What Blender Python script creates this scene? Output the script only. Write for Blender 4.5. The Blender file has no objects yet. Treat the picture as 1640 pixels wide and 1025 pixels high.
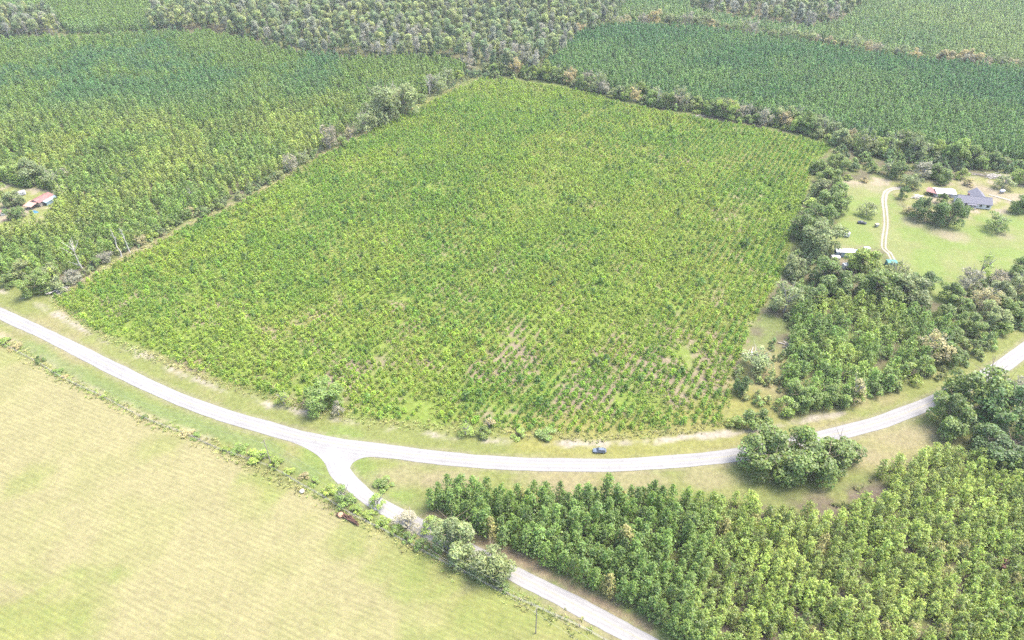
import bpy, bmesh, math, random
import numpy as np
from mathutils import Vector, Matrix

random.seed(7)
RNG = np.random.default_rng(11)
scene = bpy.context.scene
COL = scene.collection
R = math.radians

# ------------------------------------------------------------------ camera
CAM_H, CAM_PITCH, FPX = 178.0, 37.3, 1093.0          # metres, degrees below the horizon, focal length for a 1640 px wide frame
cam_d = bpy.data.cameras.new('camera')
cam_d.sensor_width = 36.0
cam_d.lens = 36.0 * FPX / 1640.0
cam_d.clip_start = 1.0
cam_d.clip_end = 12000.0
cam = bpy.data.objects.new('camera', cam_d)
COL.objects.link(cam)
cam.location = (0, 0, CAM_H)
cam.rotation_euler = (R(90 - CAM_PITCH), 0, 0)
scene.camera = cam

# ------------------------------------------------------------------ sky, sun, exposure
SUN_EL, SUN_AZ = 64.0, 70.0        # azimuth clockwise from +Y: the sun stands behind and to the right
world = bpy.data.worlds.new('World')
scene.world = world
world.use_nodes = True
wn = world.node_tree.nodes
wl = world.node_tree.links
wn.clear()
sky = wn.new('ShaderNodeTexSky')
sky.sky_type = 'NISHITA'
sky.sun_disc = False
sky.sun_elevation = R(SUN_EL)
sky.sun_rotation = R(SUN_AZ)
sky.air_density = 1.0
sky.dust_density = 4.0
sky.ozone_density = 1.0
bg = wn.new('ShaderNodeBackground')
bg.inputs['Strength'].default_value = 0.15
wo = wn.new('ShaderNodeOutputWorld')
wl.new(sky.outputs[0], bg.inputs[0])
wl.new(bg.outputs[0], wo.inputs[0])
sun_d = bpy.data.lights.new('sun', 'SUN')
sun_d.energy = 1.5
sun_d.angle = R(24)
sun_d.color = (1.0, 0.95, 0.87)
sun = bpy.data.objects.new('sun', sun_d)
COL.objects.link(sun)
sun.location = (200, 200, 400)
sdir = Vector((math.sin(R(SUN_AZ)) * math.cos(R(SUN_EL)), math.cos(R(SUN_AZ)) * math.cos(R(SUN_EL)), math.sin(R(SUN_EL))))
sun.rotation_euler = sdir.to_track_quat('Z', 'Y').to_euler()
scene.view_settings.view_transform = 'Standard'
scene.view_settings.look = 'None'
scene.view_settings.exposure = 2.27
scene.view_settings.gamma = 1.0
scene.cycles.max_bounces = 5
scene.cycles.diffuse_bounces = 3
scene.cycles.transmission_bounces = 3
scene.cycles.volume_bounces = 0
scene.cycles.use_denoising = False
scene.cycles.denoiser = 'OPENIMAGEDENOISE'
scene.cycles.denoising_input_passes = 'RGB_ALBEDO_NORMAL'
scene.cycles.denoising_prefilter = 'ACCURATE'

# ------------------------------------------------------------------ helpers: plan
_sp, _cp = math.sin(R(CAM_PITCH)), math.cos(R(CAM_PITCH))
def P(u, v):
    """ground point (metres) of a survey mark read from the photograph"""
    x = (u - 820) / FPX
    y = (512.5 - v) / FPX
    t = -CAM_H / (-_sp + y * _cp)
    return (x * t, (_cp + y * _sp) * t)
def PL(pts):
    return [P(*p) for p in pts]
def px_m(v):
    """pixels per metre across the view at image row v"""
    y = (512.5 - v) / FPX
    return FPX / (CAM_H / (_sp - y * _cp))

def inside(xy, poly):
    x, y = xy[:, 0], xy[:, 1]
    c = np.zeros(len(xy), bool)
    n = len(poly)
    for i in range(n):
        x1, y1 = poly[i]
        x2, y2 = poly[(i + 1) % n]
        m = (y1 > y) != (y2 > y)
        if y1 != y2:
            c ^= m & (x < (x2 - x1) * (y - y1) / (y2 - y1) + x1)
    return c
def dist_line(xy, pts, closed=False):
    d = np.full(len(xy), 1e9)
    n = len(pts)
    for i in range(n if closed else n - 1):
        a = np.array(pts[i]); b = np.array(pts[(i + 1) % n])
        ab = b - a
        t = np.clip(((xy - a) @ ab) / max(ab @ ab, 1e-9), 0, 1)
        q = a + t[:, None] * ab
        d = np.minimum(d, np.hypot(xy[:, 0] - q[:, 0], xy[:, 1] - q[:, 1]))
    return d
def sdist(xy, poly):
    d = dist_line(xy, poly, True)
    return np.where(inside(xy, poly), d, -d)
_lat = np.random.default_rng(5).random((256, 256))
def vnoise(xy, s, off=0.0):
    x = xy[:, 0] / s + off + 1000.0
    y = xy[:, 1] / s + off * 1.7 + 1000.0
    xi = np.floor(x).astype(int); yi = np.floor(y).astype(int)
    fx = x - xi; fy = y - yi
    fx = fx * fx * (3 - 2 * fx); fy = fy * fy * (3 - 2 * fy)
    a = _lat[xi & 255, yi & 255]; b = _lat[(xi + 1) & 255, yi & 255]
    c = _lat[xi & 255, (yi + 1) & 255]; d = _lat[(xi + 1) & 255, (yi + 1) & 255]
    return (a * (1 - fx) + b * fx) * (1 - fy) + (c * (1 - fx) + d * fx) * fy
def fbm(xy, s, off=0.0, oct=4):
    r = 0; a = 0.5; t = 0
    for i in range(oct):
        r = r + a * vnoise(xy, s / 2 ** i, off + 13.7 * i); t += a; a *= 0.55
    return r / t
def sstep(a, b, x):
    t = np.clip((x - a) / (b - a), 0, 1)
    return t * t * (3 - 2 * t)
def crom(pts, step):
    """Catmull-Rom through points, resampled about every step metres"""
    P0 = [np.array(p, float) for p in pts]
    P0 = [2 * P0[0] - P0[1]] + P0 + [2 * P0[-1] - P0[-2]]
    out = []
    for i in range(1, len(P0) - 2):
        a, b, c, d = P0[i - 1], P0[i], P0[i + 1], P0[i + 2]
        n = max(2, int(np.linalg.norm(c - b) / step))
        for k in range(n):
            t = k / n
            out.append(0.5 * (2 * b + (c - a) * t + (2 * a - 5 * b + 4 * c - d) * t * t + (3 * b - a - 3 * c + d) * t ** 3))
    out.append(P0[-2])
    return np.array(out)
def smooth_line(p, n):
    p = p.copy()
    for _ in range(n):
        p[1:-1] = (p[:-2] + 2 * p[1:-1] + p[2:]) / 4
    return p

# ------------------------------------------------------------------ helpers: meshes and objects
def mesh_np(name, verts, faces, mats=(), mat_idx=None, attrs=None, smooth=False):
    """faces: (n,3) or (n,4) int array or list of them"""
    me = bpy.data.meshes.new(name)
    verts = np.asarray(verts, np.float32)
    if not isinstance(faces, list):
        faces = [faces]
    faces = [np.asarray(f, np.int32) for f in faces if len(f)]
    loops = np.concatenate([f.ravel() for f in faces])
    sizes = np.concatenate([np.full(len(f), f.shape[1], np.int32) for f in faces])
    starts = np.concatenate([[0], np.cumsum(sizes)[:-1]]).astype(np.int32)
    me.vertices.add(len(verts)); me.vertices.foreach_set('co', verts.ravel())
    me.loops.add(len(loops)); me.loops.foreach_set('vertex_index', loops)
    me.polygons.add(len(sizes)); me.polygons.foreach_set('loop_start', starts)
    for m in mats:
        me.materials.append(m)
    if mat_idx is not None:
        me.polygons.foreach_set('material_index', np.asarray(mat_idx, np.int32))
    me.update(calc_edges=True)
    for k, (dom, typ, arr) in (attrs or {}).items():
        a = me.attributes.new(k, typ, dom)
        a.data.foreach_set({'FLOAT': 'value', 'INT': 'value', 'FLOAT_VECTOR': 'vector', 'FLOAT_COLOR': 'color'}[typ], np.asarray(arr).ravel())
    if smooth:
        me.polygons.foreach_set('use_smooth', np.ones(len(sizes), bool))
    return me
class MB:
    """collects simple solids, then links them as one mesh object"""
    def __init__(s):
        s.v = []; s.f = []
    def add(s, vs, fs):
        o = len(s.v); s.v += [tuple(v) for v in vs]; s.f += [tuple(i + o for i in f) for f in fs]
        return s
    def box(s, c, d, rz=0.0, top=1.0):
        cx, cy, cz = c; hx, hy, hz = d[0] / 2, d[1] / 2, d[2] / 2
        co, si = math.cos(rz), math.sin(rz)
        vs = []
        for z, k in ((-hz, 1.0), (hz, top)):
            for x, y in ((-hx, -hy), (hx, -hy), (hx, hy), (-hx, hy)):
                x *= k; y *= k
                vs.append((cx + x * co - y * si, cy + x * si + y * co, cz + z))
        return s.add(vs, [(3, 2, 1, 0), (4, 5, 6, 7), (0, 1, 5, 4), (1, 2, 6, 5), (2, 3, 7, 6), (3, 0, 4, 7)])
    def tube(s, a, b, ra, rb, n=6, cap=True):
        a = Vector(a); b = Vector(b); d = (b - a)
        if d.length < 1e-6:
            return s
        d.normalize()
        u = d.orthogonal().normalized(); w = d.cross(u)
        vs = []
        for p, r in ((a, ra), (b, rb)):
            for i in range(n):
                t = 2 * math.pi * i / n
                vs.append(p + u * (r * math.cos(t)) + w * (r * math.sin(t)))
        fs = [(i, (i + 1) % n, n + (i + 1) % n, n + i) for i in range(n)]
        if cap:
            fs += [tuple(range(n))[::-1], tuple(range(n, 2 * n))]
        return s.add(vs, fs)
    def loft(s, rings, cap=True):
        n = len(rings[0]); vs = [p for r in rings for p in r]; fs = []
        for k in range(len(rings) - 1):
            for i in range(n):
                fs.append((k * n + i, k * n + (i + 1) % n, (k + 1) * n + (i + 1) % n, (k + 1) * n + i))
        if cap:
            fs += [tuple(range(n))[::-1], tuple(range((len(rings) - 1) * n, len(rings) * n))]
        return s.add(vs, fs)
    def prism(s, prof, axis_len, at=(0, 0, 0)):
        """profile in (y, z), extruded along x over axis_len, centred"""
        h = axis_len / 2
        n = len(prof)
        vs = [(at[0] - h, at[1] + y, at[2] + z) for y, z in prof] + [(at[0] + h, at[1] + y, at[2] + z) for y, z in prof]
        fs = [(i, (i + 1) % n, n + (i + 1) % n, n + i) for i in range(n)] + [tuple(range(n))[::-1], tuple(range(n, 2 * n))]
        return s.add(vs, fs)
    def mesh(s, name, mat=None, smooth=False):
        me = bpy.data.meshes.new(name)
        me.from_pydata([tuple(v) for v in s.v], [], s.f)
        if mat:
            me.materials.append(mat)
        me.update()
        bm = bmesh.new(); bm.from_mesh(me); bmesh.ops.recalc_face_normals(bm, faces=bm.faces); bm.to_mesh(me); bm.free()
        if smooth:
            me.polygons.foreach_set('use_smooth', np.ones(len(me.polygons), bool))
        return me
    def build(s, name, mat, parent=None, smooth=False):
        return obj(name, s.mesh(name, mat, smooth), parent)
def obj(name, data, parent=None, loc=None, rz=0.0, scale=None):
    o = bpy.data.objects.new(name, data)
    COL.objects.link(o)
    if parent:
        o.parent = parent
    if loc is not None:
        o.location = loc
    if rz:
        o.rotation_euler = (0, 0, rz)
    if scale is not None:
        o.scale = scale
    return o
def tag(o, label=None, cat=None, group=None, kind=None):
    if label: o['label'] = label
    if cat: o['category'] = cat
    if group: o['group'] = group
    if kind: o['kind'] = kind
    return o
def thing(name, label, cat, loc, rz=0.0, group=None, scale=None):
    o = obj(name, None, None, loc, rz, scale)
    o.empty_display_size = 0.5
    return tag(o, label, cat, group)
def card(n):
    n = max(0, min(99, int(round(n))))
    a = 'zero one two three four five six seven eight nine ten eleven twelve thirteen fourteen fifteen sixteen seventeen eighteen nineteen'.split()
    if n < 20: return a[n]
    return 'twenty thirty forty fifty sixty seventy eighty ninety'.split()[n // 10 - 2] + ('-' + a[n % 10] if n % 10 else '')
def look(s, t):
    return ('small ' if s < .9 else 'middling ' if s < 1.1 else 'tall ') + ('dark' if t[1] < .16 else 'green' if t[0] / t[1] < .68 else 'yellowish')
def pic(x, y, z):
    """where a point of the place shows in the picture, in words"""
    dep = y * _cp - (z - CAM_H) * _sp; up = y * _sp + (z - CAM_H) * _cp
    return card(50 + 100 * FPX * x / dep / 1640) + ' percent across and ' + card(50 - 100 * FPX * up / dep / 1025) + ' percent down'
_ones = ['', 'first', 'second', 'third', 'fourth', 'fifth', 'sixth', 'seventh', 'eighth', 'ninth', 'tenth', 'eleventh', 'twelfth', 'thirteenth',
         'fourteenth', 'fifteenth', 'sixteenth', 'seventeenth', 'eighteenth', 'nineteenth']
_tens = {20: ('twentieth', 'twenty'), 30: ('thirtieth', 'thirty'), 40: ('fortieth', 'forty'), 50: ('fiftieth', 'fifty'), 60: ('sixtieth', 'sixty'), 70: ('seventieth', 'seventy'), 80: ('eightieth', 'eighty'), 90: ('ninetieth', 'ninety')}
def nth(n):
    if n == 100: return 'hundredth'
    if n > 100: return 'hundred-and-' + nth(n - 100)
    if n < 20: return _ones[n]
    t = n // 10 * 10
    return _tens[t][0] if n == t else _tens[t][1] + '-' + _ones[n - t]

# ------------------------------------------------------------------ materials
def new_mat(name):
    m = bpy.data.materials.new(name)
    m.use_nodes = True
    nt = m.node_tree
    nt.nodes.clear()
    out = nt.nodes.new('ShaderNodeOutputMaterial')
    return m, nt, out
def nd(nt, t, **kw):
    n = nt.nodes.new(t)
    for k, v in kw.items():
        setattr(n, k, v)
    return n
def noise(nt, vec, scale, detail=4, rough=0.6):
    n = nd(nt, 'ShaderNodeTexNoise')
    n.inputs['Scale'].default_value = scale
    n.inputs['Detail'].default_value = detail
    n.inputs['Roughness'].default_value = rough
    if vec is not None:
        nt.links.new(vec, n.inputs['Vector'])
    return n.outputs['Fac']
def remap(nt, fac, a, b, c, d):
    n = nd(nt, 'ShaderNodeMapRange')
    for i, v in enumerate((a, b, c, d)):
        n.inputs[i + 1].default_value = v
    nt.links.new(fac, n.inputs[0])
    return n.outputs[0]
def math2(nt, op, a, b):
    n = nd(nt, 'ShaderNodeMath', operation=op)
    for i, x in enumerate((a, b)):
        if isinstance(x, (int, float)): n.inputs[i].default_value = x
        else: nt.links.new(x, n.inputs[i])
    return n.outputs[0]
def vscale(nt, col, fac):
    n = nd(nt, 'ShaderNodeVectorMath', operation='SCALE')
    if isinstance(col, tuple): n.inputs[0].default_value = col
    else: nt.links.new(col, n.inputs[0])
    nt.links.new(fac, n.inputs['Scale'])
    return n.outputs[0]
def mixc(nt, fac, a, b):
    n = nd(nt, 'ShaderNodeMix', data_type='RGBA')
    if isinstance(fac, (int, float)): n.inputs[0].default_value = fac
    else: nt.links.new(fac, n.inputs[0])
    for i, x in ((6, a), (7, b)):
        if isinstance(x, tuple): n.inputs[i].default_value = (*x, 1)[:4]
        else: nt.links.new(x, n.inputs[i])
    return n.outputs[2]
def bsdf(nt, out, col, rough=0.9, bump=None, bdist=0.1, bstr=0.6, spec=0.2, metal=0.0):
    b = nd(nt, 'ShaderNodeBsdfPrincipled')
    if isinstance(col, tuple): b.inputs['Base Color'].default_value = (*col, 1)[:4]
    else: nt.links.new(col, b.inputs['Base Color'])
    b.inputs['Roughness'].default_value = rough
    b.inputs['Specular IOR Level'].default_value = spec
    b.inputs['Metallic'].default_value = metal
    if bump is not None:
        bp = nd(nt, 'ShaderNodeBump')
        bp.inputs['Strength'].default_value = bstr
        bp.inputs['Distance'].default_value = bdist
        nt.links.new(bump, bp.inputs['Height'])
        nt.links.new(bp.outputs[0], b.inputs['Normal'])
    nt.links.new(b.outputs[0], out.inputs[0])
    return b
def plain(name, col, rough=0.7, var=0.12, scale=1.5, spec=0.3, metal=0.0):
    m, nt, out = new_mat(name)
    g = nd(nt, 'ShaderNodeTexCoord')
    f = remap(nt, noise(nt, g.outputs['Object'], scale, 5), 0.25, 0.75, 1 - var, 1 + var)
    bsdf(nt, out, vscale(nt, col, f), rough, spec=spec, metal=metal)
    return m

def ground_mat(name, streak=None, sc=1.0, rough_amp=0.28):
    """plan colour from the mesh attribute 'col', broken up by fine procedural grain and relief"""
    m, nt, out = new_mat(name)
    at = nd(nt, 'ShaderNodeAttribute', attribute_name='col')
    geo = nd(nt, 'ShaderNodeNewGeometry')
    pos = geo.outputs['Position']
    n1 = noise(nt, pos, 0.55 * sc, 6, 0.72)
    n2 = noise(nt, pos, 0.09 * sc, 4, 0.6)
    n3 = noise(nt, pos, 2.6, 3, 0.7)
    f = math2(nt, 'MULTIPLY', remap(nt, n1, 0.3, 0.7, 1 - rough_amp, 1 + rough_amp), remap(nt, n2, 0.3, 0.7, 0.93, 1.07))
    f = math2(nt, 'MULTIPLY', f, remap(nt, n3, 0.3, 0.7, 0.86, 1.14))
    h = n1
    if streak is not None:
        mp = nd(nt, 'ShaderNodeMapping')
        mp.vector_type = 'TEXTURE'
        mp.inputs['Rotation'].default_value = (0, 0, streak)
        mp.inputs['Scale'].default_value = (6.5, 0.85, 3.0)
        nt.links.new(pos, mp.inputs['Vector'])
        s = noise(nt, mp.outputs[0], 1.0, 4, 0.62)
        f = math2(nt, 'MULTIPLY', f, remap(nt, s, 0.3, 0.7, 0.88, 1.10))
        wv = nd(nt, 'ShaderNodeTexWave', wave_type='BANDS', bands_direction='Y')
        mq = nd(nt, 'ShaderNodeMapping', vector_type='TEXTURE')
        mq.inputs['Rotation'].default_value = (0, 0, streak)
        nt.links.new(pos, mq.inputs['Vector']); nt.links.new(mq.outputs[0], wv.inputs['Vector'])
        wv.inputs['Scale'].default_value = 0.20; wv.inputs['Distortion'].default_value = 3.5; wv.inputs['Detail'].default_value = 3; wv.inputs['Detail Scale'].default_value = 0.25
        f = math2(nt, 'MULTIPLY', f, remap(nt, wv.outputs['Fac'], 0, 1, 0.95, 1.05))
        h = math2(nt, 'ADD', n1, math2(nt, 'MULTIPLY', s, 0.8))
    col = vscale(nt, at.outputs['Color'], f)
    # hue drift between dry and green blades
    n4 = noise(nt, pos, 0.9, 5, 0.75)
    hs = nd(nt, 'ShaderNodeHueSaturation')
    nt.links.new(remap(nt, n4, 0.3, 0.7, 0.485, 0.515), hs.inputs['Hue'])
    nt.links.new(remap(nt, n3, 0.3, 0.7, 0.85, 1.15), hs.inputs['Saturation'])
    nt.links.new(col, hs.inputs['Color'])
    bsdf(nt, out, hs.outputs[0], 0.95, h, 0.35, 0.55, 0.1)
    return m

def foliage_mat():
    """leaf colour = the plant's own tint (object property or instance attribute) with leaf-to-leaf variation"""
    m, nt, out = new_mat('foliage')
    t = nd(nt, 'ShaderNodeAttribute', attribute_name='tint', attribute_type='INSTANCER')
    v = nd(nt, 'ShaderNodeAttribute', attribute_name='leaf')
    hv = nd(nt, 'ShaderNodeAttribute', attribute_name='hue')
    hs = nd(nt, 'ShaderNodeHueSaturation')
    nt.links.new(vscale(nt, t.outputs['Vector'], v.outputs['Fac']), hs.inputs['Color'])
    nt.links.new(hv.outputs['Fac'], hs.inputs['Hue'])
    d = nd(nt, 'ShaderNodeBsdfDiffuse'); d.inputs['Roughness'].default_value = 0.6
    tr = nd(nt, 'ShaderNodeBsdfTranslucent')
    gl = nd(nt, 'ShaderNodeBsdfGlossy'); gl.inputs['Roughness'].default_value = 0.55
    gl.inputs['Color'].default_value = (0.9, 0.95, 1.0, 1)
    nt.links.new(hs.outputs[0], d.inputs['Color'])
    nt.links.new(hs.outputs[0], tr.inputs['Color'])
    mx = nd(nt, 'ShaderNodeMixShader'); mx.inputs[0].default_value = 0.42
    nt.links.new(d.outputs[0], mx.inputs[1]); nt.links.new(tr.outputs[0], mx.inputs[2])
    m2 = nd(nt, 'ShaderNodeMixShader'); m2.inputs[0].default_value = 0.03
    nt.links.new(mx.outputs[0], m2.inputs[1]); nt.links.new(gl.outputs[0], m2.inputs[2])
    nt.links.new(m2.outputs[0], out.inputs[0])
    return m
FOL = foliage_mat()
BARK = plain('bark', (0.16, 0.125, 0.095), 0.9, 0.3, 3.0, 0.1)
PALE_BARK = plain('weathered_bark', (0.27, 0.245, 0.22), 0.9, 0.25, 3.0, 0.1)
DEAD_WOOD = plain('bleached_dead_wood', (0.36, 0.335, 0.30), 0.9, 0.2, 2.0, 0.1)
RED_WOOD = plain('reddish_rotting_wood', (0.085, 0.05, 0.038), 0.9, 0.35, 2.0, 0.1)
#@@STRUCTURE
# ------------------------------------------------------------------ plan: roads
ROAD_PX = [(-260, 395), (-120, 453), (0, 502), (50, 524.5), (102, 549.5), (205, 601.5), (300, 644.5), (405, 679), (510, 706), (610, 721.5), (710, 733.5),
           (820, 742.5), (960, 744.8), (1020, 743.5), (1120, 736), (1200, 726), (1345, 693.5), (1430, 669), (1500, 641), (1590, 595), (1640, 560.5), (1700, 512), (1800, 420)]
road_c = smooth_line(crom(PL(ROAD_PX), 2.5), 8)
SIDE_PX = [(532, 716), (540, 738), (548, 757), (560, 773), (577, 788), (598, 803), (640, 827), (700, 857), (760, 887), (820, 917.5), (920, 968), (1020, 1021), (1120, 1076), (1240, 1150)]
side_c = smooth_line(crom(PL(SIDE_PX), 2.0), 6)
ROAD_W, SIDE_W = 5.7, 5.2
def strip(c, offs, z):
    c = np.asarray(c)
    t = np.gradient(c, axis=0)
    t /= np.linalg.norm(t, axis=1)[:, None]
    n = np.stack([-t[:, 1], t[:, 0]], 1)
    k = len(offs)
    v = np.concatenate([np.concatenate([c + n * (o if np.isscalar(o) else np.asarray(o)[:, None]), np.full((len(c), 1), z)], 1)[:, None] for o in offs], 1).reshape(-1, 3)
    i = np.arange(len(c) - 1)[:, None] * k + np.arange(k - 1)[None]
    i = i.ravel()
    f = np.stack([i, i + k, i + k + 1, i + 1], 1)
    return v, f
# plan polygons (survey marks)
HAY = PL([(-320, 430), (-60, 512), (0, 549), (25, 555), (60, 580), (100, 606), (160, 634), (230, 670), (300, 697), (355, 722), (410, 752), (470, 778), (517, 797), (560, 823),
          (622, 855), (685, 888), (735, 914), (810, 951), (870, 978), (940, 1010), (1010, 1050), (1100, 1100), (1100, 1230), (-320, 1230)])
FIELD = PL([(82, 478), (125, 458), (175, 426), (237, 398), (312, 358), (410, 313), (515, 250), (565, 225), (685, 165), (772, 125), (820, 128), (895, 140), (945, 150), (995, 165),
            (1095, 183), (1145, 194), (1210, 203), (1335, 233), (1310, 258), (1292, 306), (1268, 368), (1258, 431), (1232, 475), (1205, 520), (1190, 560), (1172, 605), (1172, 650), (1150, 684),
            (1120, 680), (1032, 692), (920, 697), (820, 688), (710, 680), (620, 673), (560, 664), (500, 652), (410, 626), (385, 622), (300, 589), (250, 562), (172, 538), (125, 517)])
LAWN = PL([(1425, 300), (1440, 330), (1470, 352), (1500, 365), (1560, 345), (1600, 330), (1640, 320), (1720, 330), (1720, 420), (1640, 432), (1580, 445), (1540, 462), (1515, 490),
           (1492, 480), (1468, 450), (1440, 425), (1425, 400), (1390, 395), (1335, 400), (1330, 380), (1345, 350), (1355, 320), (1350, 295), (1385, 288)])
YARD = PL([(1350, 292), (1400, 285), (1430, 290), (1500, 290), (1540, 285), (1640, 280), (1700, 285), (1700, 335), (1600, 340), (1540, 350), (1480, 345), (1440, 325), (1420, 300)])
LEFTYARD = PL([(-80, 300), (-10, 292), (40, 300), (78, 305), (98, 318), (92, 340), (60, 362), (0, 372), (-80, 370)])
STAND = PL([(672, 800), (720, 788), (800, 795), (900, 800), (1000, 800), (1100, 803), (1200, 808), (1260, 800), (1330, 790), (1395, 770), (1440, 740), (1500, 722), (1560, 740), (1640, 770), (1760, 830), (1900, 1000), (1800, 1200),
            (1400, 1200), (1180, 1090), (1090, 1028), (1040, 998), (960, 955), (890, 918), (820, 882), (760, 852), (700, 825)])
MIDSTAND = PL([(1262, 508), (1300, 490), (1350, 482), (1420, 500), (1480, 500), (1520, 515), (1530, 560), (1500, 590), (1440, 620), (1370, 648), (1300, 658), (1260, 650), (1252, 600), (1262, 560)])
SANDS = [PL(q) for q in (
    [(0, 466), (40, 480), (85, 500), (107, 512), (132, 528), (180, 548), (235, 571), (275, 592), (325, 612), (410, 642), (447, 653), (520, 667), (585, 682), (635, 688), (722, 700), (785, 706), (820, 708), (895, 711),
     (980, 708), (1055, 704), (1120, 698), (1170, 695), (1230, 684), (1290, 672), (1350, 662)],)]
SAND2 = PL([(0, 536), (60, 565), (110, 598), (160, 628), (230, 664), (300, 690), (340, 704)])
LEFT_EDGE = PL([(90, 474), (125, 456), (175, 424), (237, 395), (312, 355), (410, 310), (515, 247), (565, 222), (685, 162), (768, 122)])
DRIVE_PX = [(1452, 302), (1432, 302), (1420, 307), (1416, 320), (1418, 340), (1419, 360), (1416, 382), (1416, 398), (1424, 405), (1432, 420)]
DRIVE = crom(PL(DRIVE_PX), 2.0)
WALK = crom(PL([(1584, 312), (1600, 316), (1620, 322), (1634, 328), (1700, 345)]), 2.0)

# ------------------------------------------------------------------ ground sheet, one grid cut into its regions
def lin(*c):
    return np.array(c, float)
STEP = 1.25
gx = np.arange(-360, 460, STEP); gy = np.arange(50, 490, STEP)
GX, GY = np.meshgrid(gx, gy)
XY = np.stack([GX.ravel(), GY.ravel()], 1)
def ground_colour(XY):
    n1 = fbm(XY, 22, 1.0); n2 = fbm(XY, 7, 4.0); n3 = fbm(XY, 55, 9.0); n4 = fbm(XY, 3.2, 2.2, 3)
    col = np.empty((len(XY), 3))
    # woodland floor: needle litter and low weeds
    w = sstep(0.35, 0.65, n2)[:, None]
    col[:] = lin(0.16, 0.145, 0.085) * (1 - w) + lin(0.18, 0.215, 0.07) * w
    def lay(mask, c):
        nonlocal col
        mask = np.clip(mask, 0, 1)[:, None]
        col = col * (1 - mask) + c * mask
    def two(a, b, t):
        t = np.clip(t, 0, 1)[:, None]
        return lin(*a) * (1 - t) + lin(*b) * t
    # road verges: everything within reach of the two roads
    dr = dist_line(XY, road_c[::3]); ds = dist_line(XY, side_c[::2])
    verge_c = two((0.215, 0.24, 0.075), (0.275, 0.255, 0.115), sstep(0.44, 0.68, n1 * 0.6 + n2 * 0.4))
    lay(sstep(24, 16, dr + (n2 - 0.5) * 8), verge_c)
    lay(sstep(12, 8.5, ds + (n2 - 0.5) * 5), two((0.20, 0.255, 0.07), (0.27, 0.25, 0.12), sstep(0.42, 0.66, n1 * 0.5 + n2 * 0.5)))
    lay(0.55 * sstep(1.5, 0.3, np.minimum(np.abs(dr - ROAD_W / 2 - .3), np.abs(ds - SIDE_W / 2 - .3)) + (n4 - 0.5) * 1.6), lin(0.29, 0.26, 0.17))
    # dry tan ground round the junction triangle and by the near oaks
    for (u, v, r) in ((640, 765, 16), (720, 772, 15), (900, 774, 20), (1020, 772, 16), (1130, 768, 14), (1400, 735, 16), (1440, 705, 14), (1330, 800, 10), (1480, 690, 10)):
        c = np.array(P(u, v))
        d = np.hypot((XY[:, 0] - c[0]), (XY[:, 1] - c[1]) * 2.2)
        lay(0.62 * sstep(r, r * 0.35, d + (n2 - 0.5) * r), lin(0.31, 0.265, 0.155))
    # sapling field
    sf = sstep(-1.2, 1.2, sdist(XY, FIELD) + (n4 - 0.5) * 5 + (n2 - 0.5) * 3)
    soil = sstep(0.50, 0.66, n1 * 0.5 + n2 * 0.5 + 0.11 * sstep(300, 180, XY[:, 1]) * sstep(-60, 60, XY[:, 0]) - 0.06 * sstep(200, 300, XY[:, 1]))
    lay(sf, two((0.205, 0.27, 0.056), (0.285, 0.235, 0.155), soil))
    # long yellow grass at the foot of the field
    foot = sstep(16, 6, dist_line(XY, PL([(860, 695), (1000, 698), (1100, 690), (1170, 672), (1210, 640), (1240, 590)])) + (n2 - 0.5) * 8)
    lay(foot * 0.9, two((0.30, 0.28, 0.085), (0.22, 0.235, 0.07), n2))
    lay(sstep(5.5, 1.5, dist_line(XY, LEFT_EDGE) + (n2 - 0.5) * 5) * 0.85, two((0.36, 0.30, 0.21), (0.24, 0.24, 0.10), n1))
    # hay field
    hs = sdist(XY, HAY)
    sh = sstep(-1.0, 1.0, hs + (n4 - 0.5) * 3)
    straw = two((0.308, 0.288, 0.136), (0.328, 0.298, 0.15), n3)
    straw = straw * (1 - 0.32 * sstep(0.50, 0.68, n1)[:, None]) + lin(0.265, 0.28, 0.10) * 0.32 * sstep(0.50, 0.68, n1)[:, None]
    lay(sh, straw)
    for (u, v, r, k) in ((30, 1015, 26, .9), (900, 1010, 34, .85), (760, 985, 26, .7), (640, 890, 16, .7), (560, 860, 12, .6), (45, 770, 10, .6), (260, 715, 9, .6), (440, 765, 14, .8), (130, 975, 14, .5), (400, 800, 12, .4), (700, 905, 14, .8), (790, 960, 16, .8), (20, 570, 12, .6), (980, 1040, 20, .8)):
        c = np.array(P(u, v))
        d = np.hypot(XY[:, 0] - c[0], XY[:, 1] - c[1])
        lay(k * sh * sstep(r, r * 0.25, d + (n2 - 0.5) * r * 1.1), two((0.215, 0.265, 0.075), (0.27, 0.27, 0.09), n2))
    # tyre-worn sandy strips along the verge
    for s in SANDS:
        lay(sstep(2.1, 0.5, dist_line(XY, s) + (n4 - 0.5) * 3.2) * sstep(0.40, 0.58, n2 * 0.6 + n1 * 0.4), lin(0.385, 0.345, 0.265))
    lay(0.7 * sstep(2.2, 0.5, dist_line(XY, SAND2) + (n4 - 0.5) * 3) * sstep(0.36, 0.55, n2), lin(0.42, 0.355, 0.24))
    # swale: greener line between hay field and road
    lay(0.6 * sstep(4.5, 1.0, dist_line(XY, PL([(40, 552), (110, 590), (180, 625), (260, 662), (340, 690), (420, 715), (500, 760)])) + (n2 - 0.5) * 3), lin(0.175, 0.24, 0.085))
    # homesteads
    ls = sstep(-1.5, 1.5, sdist(XY, LAWN) + (n4 - 0.5) * 4)
    lay(ls, two((0.21, 0.275, 0.075), (0.245, 0.27, 0.10), sstep(0.4, 0.65, n1 * 0.5 + n2 * 0.5)))
    ys = sstep(-2, 2, sdist(XY, YARD) + (n2 - 0.5) * 8)
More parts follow.
